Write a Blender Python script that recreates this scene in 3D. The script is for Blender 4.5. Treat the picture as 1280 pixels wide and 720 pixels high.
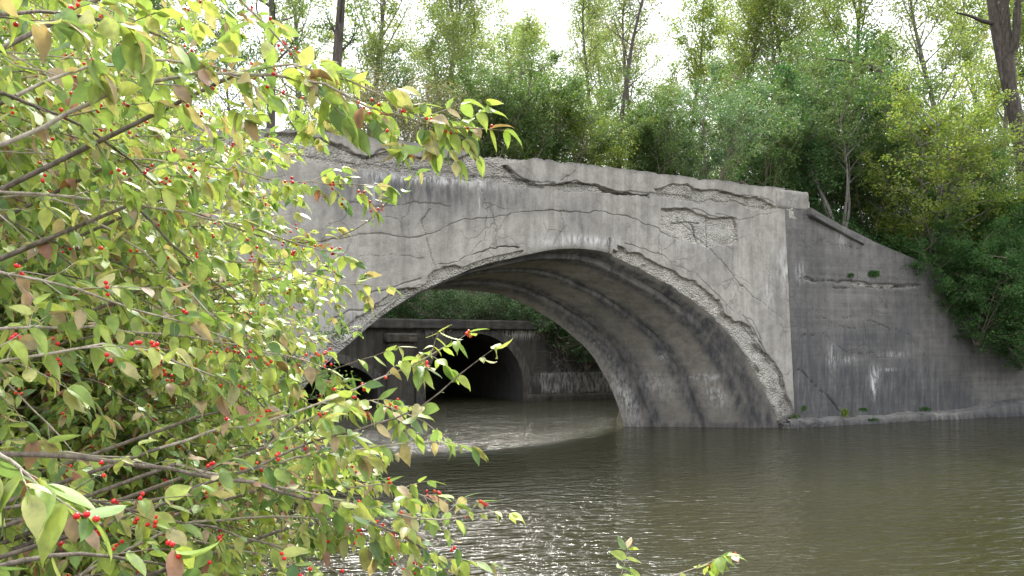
import bpy, math, random
import numpy as np

S = bpy.context.scene
COL = S.collection
for o in list(bpy.data.objects):
    bpy.data.objects.remove(o)

# ------------------------------------------------------------------ camera
CAM_Z = 2.5
HOR = 432.0
cd = bpy.data.cameras.new('camera')
cam = bpy.data.objects.new('camera', cd)
COL.objects.link(cam)
cam.location = (0, 0, CAM_Z)
cam.rotation_euler = (math.radians(90), 0, 0)
cd.sensor_width = 36.0
cd.lens = 1000.0 / 1280.0 * 36.0
cd.shift_y = (HOR - 360.0) / 1280.0
cd.clip_start = 0.05
cd.clip_end = 3000
S.camera = cam

# ------------------------------------------------------------------ light
SUN_EL, SUN_AZ = 50.0, -2.5       # azimuth clockwise from +Y
world = bpy.data.worlds.new('World')
S.world = world
world.use_nodes = True
nt = world.node_tree
nt.nodes.clear()
wo = nt.nodes.new('ShaderNodeOutputWorld')
bg = nt.nodes.new('ShaderNodeBackground')
sky = nt.nodes.new('ShaderNodeTexSky')
sky.sky_type = 'NISHITA'
sky.sun_disc = False
sky.sun_elevation = math.radians(SUN_EL)
sky.sun_rotation = math.radians(SUN_AZ)
sky.air_density = 1.0
sky.dust_density = 3.0
bg.inputs['Strength'].default_value = 0.14
tc = nt.nodes.new('ShaderNodeTexCoord')
mp = nt.nodes.new('ShaderNodeMapping')
mp.inputs['Scale'].default_value = (1.0, 1.0, 2.6)
mp.inputs['Location'].default_value = (0.35, 0.1, 0.4)
nz = nt.nodes.new('ShaderNodeTexNoise')
nz.inputs['Scale'].default_value = 2.2
nz.inputs['Detail'].default_value = 7
nz.inputs['Roughness'].default_value = 0.55
cr = nt.nodes.new('ShaderNodeValToRGB')
cr.color_ramp.elements[0].position = 0.33
cr.color_ramp.elements[0].color = (0.45, 0.45, 0.45, 1)
cr.color_ramp.elements[1].position = 0.52
mx = nt.nodes.new('ShaderNodeMix')
mx.data_type = 'RGBA'
mx.inputs[7].default_value = (9.6, 9.8, 10.2, 1)
L = nt.links.new
L(tc.outputs['Generated'], mp.inputs['Vector'])
L(mp.outputs['Vector'], nz.inputs['Vector'])
L(nz.outputs['Fac'], cr.inputs['Fac'])
L(cr.outputs['Color'], mx.inputs[0])
L(sky.outputs['Color'], mx.inputs[6])
# the veiled sun brightens the thin cloud around it
vm = nt.nodes.new('ShaderNodeVectorMath'); vm.operation = 'DOT_PRODUCT'
nrm_ = nt.nodes.new('ShaderNodeVectorMath'); nrm_.operation = 'NORMALIZE'
L(tc.outputs['Generated'], nrm_.inputs[0]); L(nrm_.outputs[0], vm.inputs[0])
_e, _a = math.radians(SUN_EL), math.radians(SUN_AZ)
vm.inputs[1].default_value = (math.sin(_a) * math.cos(_e), math.cos(_a) * math.cos(_e), math.sin(_e))
mr = nt.nodes.new('ShaderNodeMapRange'); mr.interpolation_type = 'SMOOTHSTEP'
mr.inputs['From Min'].default_value = 0.925; mr.inputs['From Max'].default_value = 1.0
mr.inputs['To Min'].default_value = 1.0; mr.inputs['To Max'].default_value = 9.0
L(vm.outputs['Value'], mr.inputs[0])
gl = nt.nodes.new('ShaderNodeVectorMath'); gl.operation = 'SCALE'
L(mx.outputs[2], gl.inputs[0]); L(mr.outputs[0], gl.inputs['Scale'])
L(gl.outputs[0], bg.inputs['Color'])
L(bg.outputs['Background'], wo.inputs['Surface'])

sd = bpy.data.lights.new('sun', 'SUN')
sd.energy = 3.0
sd.angle = math.radians(5)
sd.color = (1.0, 0.95, 0.87)
sun = bpy.data.objects.new('sun', sd)
COL.objects.link(sun)
az = math.radians(SUN_AZ)
el = math.radians(SUN_EL)
sx, sy, sz = math.sin(az) * math.cos(el), math.cos(az) * math.cos(el), math.sin(el)
from mathutils import Vector
sun.rotation_euler = Vector((sx, sy, sz)).to_track_quat('Z', 'Y').to_euler()
sun.location = (sx * 60, sy * 60, sz * 60)

S.view_settings.view_transform = 'Standard'
S.view_settings.look = 'None'
S.view_settings.exposure = 0.8
S.view_settings.gamma = 1.0
S.render.engine = 'CYCLES'
S.cycles.max_bounces = 6
S.cycles.diffuse_bounces = 3
S.cycles.glossy_bounces = 3
S.cycles.transmission_bounces = 2
S.cycles.transparent_max_bounces = 4

# ------------------------------------------------------------------ frames
F = np.array([8.25, 24.3])
U = np.array([0.889, 0.458]); U /= np.hypot(*U)
N = np.array([-U[1], U[0]])

def W3(s, w, z):
    """bridge frame (along face, behind face, up) -> world"""
    s = np.asarray(s, float); w = np.asarray(w, float); z = np.asarray(z, float)
    s, w, z = np.broadcast_arrays(s, w, z)
    return np.stack([F[0] + s * U[0] + w * N[0], F[1] + s * U[1] + w * N[1], z], -1)

def toS(x, y):
    rx = np.asarray(x, float) - F[0]; ry = np.asarray(y, float) - F[1]
    return rx * U[0] + ry * U[1], rx * N[0] + ry * N[1]

def sz_face(px, py, w=0.0, tilt=0.0):
    """photo measurement -> (s, z) on the plane w = w + tilt*s"""
    d = np.array([(px - 640) / 1000.0, 1.0])
    nn = N - tilt * U
    Y = (F @ nn + w) / (d @ nn)
    P = d * Y
    return float((P - F) @ U), float(CAM_Z + (HOR - py) / 1000.0 * Y)

def at(px, Y, py=None):
    X = (px - 640) / 1000.0 * Y
    return (X, Y) if py is None else (X, Y, CAM_Z + (HOR - py) / 1000.0 * Y)

# ------------------------------------------------------------------ numpy noise
def _h(i, j, seed):
    n = (i.astype(np.int64) * 374761393 + j.astype(np.int64) * 668265263 + seed * 1442695041) & 0x7fffffff
    n = ((n ^ (n >> 13)) * 1274126177) & 0x7fffffff
    return ((n ^ (n >> 16)) & 0xffff) / 65535.0

def vn(x, y, seed=0):
    x = np.asarray(x, float); y = np.asarray(y, float)
    i = np.floor(x); j = np.floor(y)
    fx = x - i; fy = y - j
    fx = fx * fx * (3 - 2 * fx); fy = fy * fy * (3 - 2 * fy)
    a = _h(i, j, seed); b = _h(i + 1, j, seed); c = _h(i, j + 1, seed); d = _h(i + 1, j + 1, seed)
    return (a * (1 - fx) + b * fx) * (1 - fy) + (c * (1 - fx) + d * fx) * fy - 0.5

def fbm(x, y, seed=0, oct=4):
    t = 0; a = 1.0
    for k in range(oct):
        t = t + a * vn(x, y, seed + k * 17); a *= 0.5; x = x * 2.03; y = y * 2.03
    return t

def sstep(a, b, x):
    t = np.clip((x - a) / (b - a), 0, 1)
    return t * t * (3 - 2 * t)

def seg_dist(x, y, pts, closed=False):
    d = np.full(x.shape, 1e9)
    n = len(pts)
    for k in range(n if closed else n - 1):
        ax, ay = pts[k]; bx, by = pts[(k + 1) % n]
        dx, dy = bx - ax, by - ay
        t = np.clip(((x - ax) * dx + (y - ay) * dy) / (dx * dx + dy * dy + 1e-9), 0, 1)
        d = np.minimum(d, np.hypot(x - ax - t * dx, y - ay - t * dy))
    return d

def poly_sd(x, y, pts):
    """signed distance, positive inside"""
    ins = np.zeros(x.shape, bool)
    n = len(pts)
    for k in range(n):
        ax, ay = pts[k]; bx, by = pts[(k + 1) % n]
        c = (ay > y) != (by > y)
        xi = (bx - ax) * (y - ay) / ((by - ay) + 1e-12) + ax
        ins ^= c & (x < xi)
    d = seg_dist(x, y, pts, True)
    return np.where(ins, d, -d)

# ------------------------------------------------------------------ mesh helpers
def mesh(name, V, faces, mat=None, parent=None, smooth=False, attr=None):
    """faces: list of (n,k) int arrays or one array"""
    V = np.asarray(V, np.float32).reshape(-1, 3)
    if isinstance(faces, np.ndarray):
        faces = [faces]
    faces = [f for f in faces if len(f)]
    me = bpy.data.meshes.new(name)
    me.vertices.add(len(V))
    me.vertices.foreach_set('co', V.ravel())
    idx = np.concatenate([f.ravel() for f in faces]).astype(np.int32)
    cnt = np.concatenate([np.full(len(f), f.shape[1]) for f in faces]).astype(np.int32)
    st = np.concatenate([[0], np.cumsum(cnt)[:-1]]).astype(np.int32)
    me.loops.add(len(idx)); me.polygons.add(len(cnt))
    me.loops.foreach_set('vertex_index', idx)
    me.polygons.foreach_set('loop_start', st)
    me.polygons.foreach_set('use_smooth', np.full(len(cnt), bool(smooth)))
    me.update(calc_edges=True)
    if attr is not None:
        a = me.color_attributes.new('mask', 'FLOAT_COLOR', 'POINT')
        a.data.foreach_set('color', np.asarray(attr, np.float32).ravel())
    if mat: me.materials.append(mat)
    o = bpy.data.objects.new(name, me)
    COL.objects.link(o)
    if parent: o.parent = parent
    return o

def grid_faces(nr, nc):
    a = np.arange(nr * nc).reshape(nr, nc)
    return np.stack([a[:-1, :-1], a[:-1, 1:], a[1:, 1:], a[1:, :-1]], -1).reshape(-1, 4)

def thing(name, label, cat, loc=(0, 0, 0), group=None):
    o = bpy.data.objects.new(name, None)
    COL.objects.link(o)
    o.location = loc
    o.empty_display_size = 0.3
    o['label'] = label; o['category'] = cat
    if group: o['group'] = group
    return o

def tag(o, label, cat, group=None, kind=None):
    if label: o['label'] = label
    if cat: o['category'] = cat
    if group: o['group'] = group
    if kind: o['kind'] = kind
    return o

class Acc:
    def __init__(self):
        self.V = []; self.Q = []; self.T = []; self.n = 0
    def add(self, V, Q=None, T=None):
        V = np.asarray(V, float).reshape(-1, 3)
        if Q is not None and len(Q): self.Q.append(np.asarray(Q) + self.n)
        if T is not None and len(T): self.T.append(np.asarray(T) + self.n)
        self.V.append(V); self.n += len(V)
    def tube(self, P, r, sides=5):
        P = np.asarray(P, float); k = len(P)
        r = np.broadcast_to(np.asarray(r, float), (k,))
        t = np.gradient(P, axis=0)
        t /= np.linalg.norm(t, axis=1)[:, None] + 1e-12
        m = t.mean(0)
        ref = np.array([0, 0, 1.0]) if abs(m[2]) < 0.75 * np.linalg.norm(m) + 1e-9 else np.array([1.0, 0.2, 0])
        a = np.cross(t, ref); a /= np.linalg.norm(a, axis=1)[:, None] + 1e-12
        b = np.cross(t, a)
        th = np.arange(sides) * 2 * math.pi / sides
        V = P[:, None] + r[:, None, None] * (np.cos(th)[None, :, None] * a[:, None] + np.sin(th)[None, :, None] * b[:, None])
        i = np.arange(k - 1)[:, None] * sides; j = np.arange(sides)[None]; j2 = (j + 1) % sides
        Q = np.stack([i + j, i + j2, i + sides + j2, i + sides + j], -1).reshape(-1, 4)
        self.add(V, Q)
    def box(self, c, d, R=None):
        s = np.array([[x, y, z] for x in (-1, 1) for y in (-1, 1) for z in (-1, 1)], float) * np.asarray(d) / 2
        if R is not None: s = s @ np.asarray(R).T
        self.add(s + np.asarray(c), [[0, 1, 3, 2], [4, 6, 7, 5], [0, 4, 5, 1], [2, 3, 7, 6], [0, 2, 6, 4], [1, 5, 7, 3]])
    def build(self, name, mat, parent=None, smooth=False):
        f = []
        if self.Q: f.append(np.concatenate(self.Q))
        if self.T: f.append(np.concatenate(self.T))
        if not f: return None
        return mesh(name, np.concatenate(self.V), f, mat, parent, smooth)

# leaf templates: x across, y along, z normal
def _leaf_big():
    t = np.array([0.0, .07, .18, .32, .48, .64, .79, .91, 1.0])
    w = np.array([0.0, .13, .225, .27, .262, .21, .125, .045, 0.0])
    V = [[0, 0, 0]]
    for a, b in zip(t[1:-1], w[1:-1]):
        dz = -0.16 * a * a
        for k in (-1, -.55, 0, .55, 1):
            V.append([k * b, a, dz + 0.30 * abs(k) * b - 0.14 * abs(k) ** 3 * b + (0.012 if abs(k) > .9 and int(a * 100) % 2 else 0)])
    V.append([0.02, 1.0, -0.19])
    Q = []; T = []
    for r in range(6):
        for c in range(4):
            a = 1 + r * 5 + c; Q.append([a, a + 1, a + 6, a + 5])
    for c in range(4):
        T.append([0, 2 + c, 1 + c]); T.append([31 + c, 32 + c, 36])
    return np.array(V), np.array(Q), np.array(T)
LEAF_BIG, LEAF_BIG_Q, LEAF_BIG_T = _leaf_big()
LEAF_MID = np.array([[0, 0, 0], [-.26, .34, .07], [0, .42, -.01], [.26, .34, .07], [0, 1, -.12], [-.15, .72, .02], [.15, .72, .02]])
LEAF_MID_Q = np.array([[1, 2, 4, 5], [2, 3, 6, 4]])
LEAF_MID_T = np.array([[0, 2, 1], [0, 3, 2]])
LEAF_S = np.array([[0, 0, 0], [-.3, .45, .09], [0, 1, 0], [.3, .45, .09]])
LEAF_S_T = np.array([[0, 2, 1], [0, 3, 2]])

def norm(v):
    return v / (np.linalg.norm(v, axis=-1, keepdims=True) + 1e-12)

def leaves(P, D, Nn, size, kind, wid=1.0):
    """P base points, D leaf direction, Nn approx normal, size (n,)"""
    T, Q, Tr = {'big': (LEAF_BIG, LEAF_BIG_Q, LEAF_BIG_T), 'mid': (LEAF_MID, LEAF_MID_Q, LEAF_MID_T), 's': (LEAF_S, None, LEAF_S_T)}[kind]
    D = norm(D); X = norm(np.cross(D, Nn)); Z = np.cross(X, D)
    n = len(P)
    wid = np.broadcast_to(np.asarray(wid, float), (n,))
    curl = (np.random.default_rng(n).gamma(2.2, .55, n) * np.where(np.random.default_rng(n + 1).random(n) < .12, -1.0, 1.0))[:, None, None]
    size = np.asarray(size)[:, None, None]
    V = P[:, None] + size * (T[None, :, 0, None] * wid[:, None, None] * X[:, None] + T[None, :, 1, None] * D[:, None] + T[None, :, 2, None] * Z[:, None] * curl)
    off = (np.arange(n) * len(T))[:, None, None]
    fs = []
    if Q is not None: fs.append((Q[None] + off).reshape(-1, 4))
    fs.append((Tr[None] + off).reshape(-1, 3))
    return V.reshape(-1, 3), fs

# ------------------------------------------------------------------ materials
def newmat(name):
    m = bpy.data.materials.new(name); m.use_nodes = True
    nt = m.node_tree; nt.nodes.clear()
    out = nt.nodes.new('ShaderNodeOutputMaterial')
    return m, nt, out

def N_(nt, typ, **kw):
    n = nt.nodes.new(typ)
    for k, v in kw.items():
        if k in n.inputs.keys(): n.inputs[k].default_value = v
        else: setattr(n, k, v)
    return n

def ramp(nt, stops, interp='LINEAR'):
    r = nt.nodes.new('ShaderNodeValToRGB'); r.color_ramp.interpolation = interp
    e = r.color_ramp.elements
    while len(e) < len(stops): e.new(0.5)
    for x, (p, c) in zip(e, stops):
        x.position = p
        x.color = (c, c, c, 1) if not isinstance(c, (tuple, list)) else (*c, 1)
    return r

def mixc(nt, f, a, b, blend='MIX'):
    m = nt.nodes.new('ShaderNodeMix'); m.data_type = 'RGBA'; m.blend_type = blend
    for i, v in ((0, f), (6, a), (7, b)):
        if isinstance(v, bpy.types.NodeSocket): nt.links.new(v, m.inputs[i])
        elif i == 0: m.inputs[0].default_value = v
        else: m.inputs[i].default_value = (*v, 1)
    return m.outputs[2]

def math_(nt, op, a, b=0.0, clamp=False):
    m = nt.nodes.new('ShaderNodeMath'); m.operation = op; m.use_clamp = clamp
    for i, v in ((0, a), (1, b)):
        if isinstance(v, bpy.types.NodeSocket): nt.links.new(v, m.inputs[i])
        else: m.inputs[i].default_value = v
    return m.outputs[0]

def noise(nt, vec, scale, detail=5, rough=0.55, dist=0.0):
    n = N_(nt, 'ShaderNodeTexNoise', Scale=scale, Detail=detail, Roughness=rough, Distortion=dist)
    nt.links.new(vec, n.inputs['Vector'])
    return n.outputs['Fac']

def vscale(nt, vec, s):
    m = nt.nodes.new('ShaderNodeMapping'); m.inputs['Scale'].default_value = s
    nt.links.new(vec, m.inputs['Vector'])
    return m.outputs['Vector']

def concrete(name, base, dark, tone=(0.45, 0.425, 0.375), boards=0.0, cracks=1.0, streak=0.5):
    m, nt, out = newmat(name)
    L = nt.links.new
    tc = nt.nodes.new('ShaderNodeTexCoord'); P = tc.outputs['Object']
    at_ = nt.nodes.new('ShaderNodeAttribute'); at_.attribute_name = 'mask'
    sep = nt.nodes.new('ShaderNodeSeparateColor'); L(at_.outputs['Color'], sep.inputs[0])
    sp, ck, dk = sep.outputs[0], sep.outputs[1], sep.outputs[2]
    wh = at_.outputs['Alpha']
    big = ramp(nt, [(0.3, 0.0), (0.7, 1.0)]); L(noise(nt, P, 0.45, 6, 0.6), big.inputs[0])
    c = mixc(nt, big.outputs[0], base, dark)
    md = ramp(nt, [(0.38, 0.80), (0.5, 1.0), (0.68, 1.16)]); L(noise(nt, P, 3.1, 8, 0.7), md.inputs[0])
    c = mixc(nt, 1.0, c, md.outputs[0], 'MULTIPLY')
    fi = ramp(nt, [(0.3, 0.82), (0.5, 1.0), (0.7, 1.15)]); L(noise(nt, P, 38, 4, 0.7), fi.inputs[0])
    c = mixc(nt, 1.0, c, fi.outputs[0], 'MULTIPLY')
    # rain streaks (run down the wall)
    st = ramp(nt, [(0.40, 1.0), (0.66, 1.0 - streak)]); L(noise(nt, vscale(nt, P, (3.2, 3.2, 0.28)), 1.3, 6, 0.62), st.inputs[0])
    c = mixc(nt, 1.0, c, st.outputs[0], 'MULTIPLY')
    if boards > 0:
        wv = N_(nt, 'ShaderNodeTexNoise', Scale=1.0, Detail=3)
        L(vscale(nt, P, (0.3, 0.3, 11.0)), wv.inputs['Vector'])
        wr = ramp(nt, [(0.35, 1.0 - boards), (0.6, 1.0 + boards * 0.3)]); L(wv.outputs['Fac'], wr.inputs[0])
        c = mixc(nt, 1.0, c, wr.outputs[0], 'MULTIPLY')
    # craquelure
    nv = N_(nt, 'ShaderNodeTexNoise', Scale=1.6, Detail=4); L(P, nv.inputs['Vector'])
    add = nt.nodes.new('ShaderNodeVectorMath'); add.operation = 'MULTIPLY_ADD'
    L(nv.outputs['Color'], add.inputs[0]); add.inputs[1].default_value = (0.7, 0.7, 0.7); L(P, add.inputs[2])
    vo = N_(nt, 'ShaderNodeTexVoronoi', feature='DISTANCE_TO_EDGE', Scale=0.95); L(add.outputs[0], vo.inputs['Vector'])
    cw = ramp(nt, [(0.0, 1.0), (0.006, 0.8), (0.013, 0.0)]); L(vo.outputs['Distance'], cw.inputs[0])
    cm = ramp(nt, [(0.44, 0.0), (0.62, 1.0)]); L(noise(nt, P, 0.7, 3), cm.inputs[0])
    crk = math_(nt, 'MULTIPLY', math_(nt, 'MULTIPLY', cw.outputs[0], cm.outputs[0]), 0.42 * cracks)
    # spalled core: pebbly aggregate
    vg = N_(nt, 'ShaderNodeTexVoronoi', Scale=22.0); L(P, vg.inputs['Vector'])
    sc = ramp(nt, [(0.0, (0.34, 0.315, 0.275)), (0.35, tone), (0.8, tuple(min(0.7, t * 1.45) for t in tone))])
    L(vg.outputs['Color'], sc.inputs[0])
    s2 = ramp(nt, [(0.36, 0.6), (0.6, 1.12)]); L(noise(nt, P, 2.6, 9, 0.78), s2.inputs[0])
    spc = mixc(nt, 1.0, sc.outputs[0], s2.outputs[0], 'MULTIPLY')
    sm = ramp(nt, [(0.42, 0.0), (0.55, 0.75)]); L(noise(nt, P, 1.9, 6, 0.65), sm.inputs[0])
    spc = mixc(nt, sm.outputs[0], spc, tuple(min(.6, v * 1.12) for v in base))
    c = mixc(nt, crk, c, (0.06, 0.055, 0.05))
    c = mixc(nt, sp, c, spc)
    # dark wash, broken up by streaky noise
    dn = ramp(nt, [(0.32, 0.25), (0.62, 1.0)]); L(noise(nt, vscale(nt, P, (4, 4, 0.7)), 1.6, 6, 0.65), dn.inputs[0])
    c = mixc(nt, math_(nt, 'MULTIPLY', dk, dn.outputs[0], True), c, (0.075, 0.077, 0.082))
    wn = ramp(nt, [(0.42, 0.0), (0.6, 1.0)]); L(noise(nt, vscale(nt, P, (5, 5, 1.3)), 2.2, 6, 0.7), wn.inputs[0])
    c = mixc(nt, math_(nt, 'MULTIPLY', wh, wn.outputs[0], True), c, (0.62, 0.61, 0.60))
    c = mixc(nt, ck, c, (0.035, 0.03, 0.026))
    b = N_(nt, 'ShaderNodeBsdfPrincipled', Roughness=0.93)
    b.inputs['Specular IOR Level'].default_value = 0.25
    L(c, b.inputs['Base Color'])
    hn = math_(nt, 'ADD', math_(nt, 'MULTIPLY', noise(nt, P, 9, 8, 0.7), 0.6), math_(nt, 'MULTIPLY', noise(nt, P, 60, 4, 0.7), 0.25))
    hv = math_(nt, 'MULTIPLY', math_(nt, 'MULTIPLY', vg.outputs['Distance'], sp), -3.0)
    hh = math_(nt, 'ADD', math_(nt, 'ADD', hn, hv), math_(nt, 'MULTIPLY', crk, -1.0))
    bp = N_(nt, 'ShaderNodeBump', Strength=0.8, Distance=0.03); L(hh, bp.inputs['Height'])
    L(bp.outputs[0], b.inputs['Normal'])
    L(b.outputs[0], out.inputs[0])
    return m

M_FACE = concrete('face_concrete', (0.43, 0.403, 0.362), (0.32, 0.30, 0.27), streak=0.28)
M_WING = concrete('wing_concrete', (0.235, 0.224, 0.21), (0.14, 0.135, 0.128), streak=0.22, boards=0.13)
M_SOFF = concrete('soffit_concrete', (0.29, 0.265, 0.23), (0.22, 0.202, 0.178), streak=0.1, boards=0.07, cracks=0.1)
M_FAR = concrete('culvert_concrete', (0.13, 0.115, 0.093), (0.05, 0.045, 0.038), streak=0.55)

def bark(name, c1, c2, sc=14):
    m, nt, out = newmat(name); L = nt.links.new
    tc = nt.nodes.new('ShaderNodeTexCoord')
    n1 = noise(nt, vscale(nt, tc.outputs['Object'], (1, 1, 0.25)), sc, 6, 0.7)
    r = ramp(nt, [(0.35, c1), (0.65, c2)]); L(n1, r.inputs[0])
    b = N_(nt, 'ShaderNodeBsdfPrincipled', Roughness=0.9); L(r.outputs[0], b.inputs['Base Color'])
    bp = N_(nt, 'ShaderNodeBump', Strength=0.7, Distance=0.02); L(n1, bp.inputs['Height']); L(bp.outputs[0], b.inputs['Normal'])
    L(b.outputs[0], out.inputs[0])
    return m

M_BARK = bark('bark_dark', (0.035, 0.028, 0.022), (0.12, 0.10, 0.085))
M_BARKG = bark('bark_grey', (0.09, 0.08, 0.07), (0.24, 0.22, 0.20))
M_TWIG = bark('twig_tan', (0.30, 0.25, 0.19), (0.60, 0.53, 0.43), 60)
M_TWIGD = bark('twig_dark', (0.10, 0.08, 0.06), (0.30, 0.25, 0.20), 60)

def leafmat(name, stops, trans=0.4, rough=0.5, spec=0.35, clump=True):
    m, nt, out = newmat(name); L = nt.links.new
    g = nt.nodes.new('ShaderNodeNewGeometry')
    r = ramp(nt, stops); 
    tc = nt.nodes.new('ShaderNodeTexCoord')
    if clump:
        n = noise(nt, tc.outputs['Object'], 1.1, 3)
        v = math_(nt, 'ADD', math_(nt, 'MULTIPLY', g.outputs['Random Per Island'], 0.6), math_(nt, 'MULTIPLY', math_(nt, 'SUBTRACT', n, 0.3), 1.0), True)
    else:
        v = g.outputs['Random Per Island']
    L(v, r.inputs[0])
    col = r.outputs[0]
    if not clump:
        # blotches and a paler underside, as on real leaves
        nb = ramp(nt, [(0.35, 0.72), (0.6, 1.12)]); L(noise(nt, tc.outputs['Object'], 45, 3), nb.inputs[0])
        col = mixc(nt, 1.0, col, nb.outputs[0], 'MULTIPLY')
        col = mixc(nt, math_(nt, 'MULTIPLY', g.outputs['Backfacing'], 0.25), col, (0.34, 0.40, 0.26))
    b = N_(nt, 'ShaderNodeBsdfPrincipled', Roughness=rough)
    b.inputs['Specular IOR Level'].default_value = spec
    L(col, b.inputs['Base Color'])
    t = nt.nodes.new('ShaderNodeBsdfTranslucent')
    tc2 = mixc(nt, 1.0, col, (1.15, 1.2, 0.82) if clump else (1.3, 1.35, 0.7), 'MULTIPLY')
    L(tc2, t.inputs[0])
    mxs = nt.nodes.new('ShaderNodeMixShader'); mxs.inputs[0].default_value = trans
    L(b.outputs[0], mxs.inputs[1]); L(t.outputs[0], mxs.inputs[2]); L(mxs.outputs[0], out.inputs[0])
    return m

M_HON = leafmat('honeysuckle_leaf', [(0.0, (0.10, 0.19, 0.06)), (0.15, (0.17, 0.28, 0.075)), (0.4, (0.30, 0.41, 0.085)), (0.70, (0.44, 0.52, 0.11)),
                                      (0.84, (0.47, 0.46, 0.17)), (0.90, (0.46, 0.36, 0.22)), (0.95, (0.44, 0.28, 0.20)), (1.0, (0.33, 0.14, 0.08))], 0.36, 0.42, 0.5, clump=False)
M_GRN = leafmat('leaf_green', [(0.0, (0.055, 0.115, 0.034)), (0.5, (0.105, 0.180, 0.052)), (0.85, (0.185, 0.235, 0.085)), (1.0, (0.27, 0.20, 0.10))])
M_DRK = leafmat('leaf_dark', [(0.0, (0.030, 0.085, 0.030)), (0.5, (0.060, 0.145, 0.045)), (0.9, (0.120, 0.210, 0.060)), (1.0, (0.20, 0.25, 0.06))])
M_YEL = leafmat('leaf_yellowgreen', [(0.0, (0.115, 0.196, 0.040)), (0.5, (0.207, 0.287, 0.057)), (0.85, (0.345, 0.368, 0.081)), (1.0, (0.483, 0.391, 0.092))], 0.5)
M_PAL = leafmat('leaf_pale', [(0.0, (0.168, 0.240, 0.084)), (0.5, (0.252, 0.324, 0.108)), (0.85, (0.384, 0.408, 0.156)), (1.0, (0.432, 0.312, 0.168))], 0.5)
M_BLU = leafmat('leaf_bluegreen', [(0.0, (0.075, 0.150, 0.069)), (0.5, (0.125, 0.213, 0.100)), (1.0, (0.213, 0.275, 0.125))])
M_OLV = leafmat('leaf_olive', [(0.0, (0.108, 0.120, 0.054)), (0.5, (0.192, 0.192, 0.096)), (1.0, (0.336, 0.240, 0.156))])

def berrymat():
    m, nt, out = newmat('berry_red'); L = nt.links.new
    g = nt.nodes.new('ShaderNodeNewGeometry')
    r = ramp(nt, [(0.0, (0.55, 0.01, 0.015)), (0.7, (0.72, 0.02, 0.02)), (1.0, (0.70, 0.10, 0.03))]); L(g.outputs['Random Per Island'], r.inputs[0])
    b = N_(nt, 'ShaderNodeBsdfPrincipled', Roughness=0.22); L(r.outputs[0], b.inputs['Base Color'])
    b.inputs['Subsurface Weight'].default_value = 0.0
    L(b.outputs[0], out.inputs[0]); return m
M_BER = berrymat()

M_IVY = leafmat('leaf_ivy', [(0.0, (0.045, 0.115, 0.045)), (0.5, (0.085, 0.19, 0.06)), (0.9, (0.15, 0.26, 0.08)), (1.0, (0.25, 0.30, 0.08))], 0.5)

def groundmat():
    m, nt, out = newmat('ground_soil'); L = nt.links.new
    tc = nt.nodes.new('ShaderNodeTexCoord'); P = tc.outputs['Object']
    r = ramp(nt, [(0.3, (0.035, 0.028, 0.02)), (0.5, (0.085, 0.068, 0.045)), (0.62, (0.06, 0.075, 0.03)), (0.75, (0.13, 0.11, 0.075))])
    L(noise(nt, P, 1.7, 8, 0.7), r.inputs[0])
    f = ramp(nt, [(0.35, 0.55), (0.65, 1.25)]); L(noise(nt, P, 25, 5, 0.75), f.inputs[0])
    c = mixc(nt, 1.0, r.outputs[0], f.outputs[0], 'MULTIPLY')
    b = N_(nt, 'ShaderNodeBsdfPrincipled', Roughness=0.95); L(c, b.inputs['Base Color'])
    bp = N_(nt, 'ShaderNodeBump', Strength=1.0, Distance=0.08); L(noise(nt, P, 8, 8, 0.75), bp.inputs['Height']); L(bp.outputs[0], b.inputs['Normal'])
    L(b.outputs[0], out.inputs[0]); return m
M_GND = groundmat()

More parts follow.
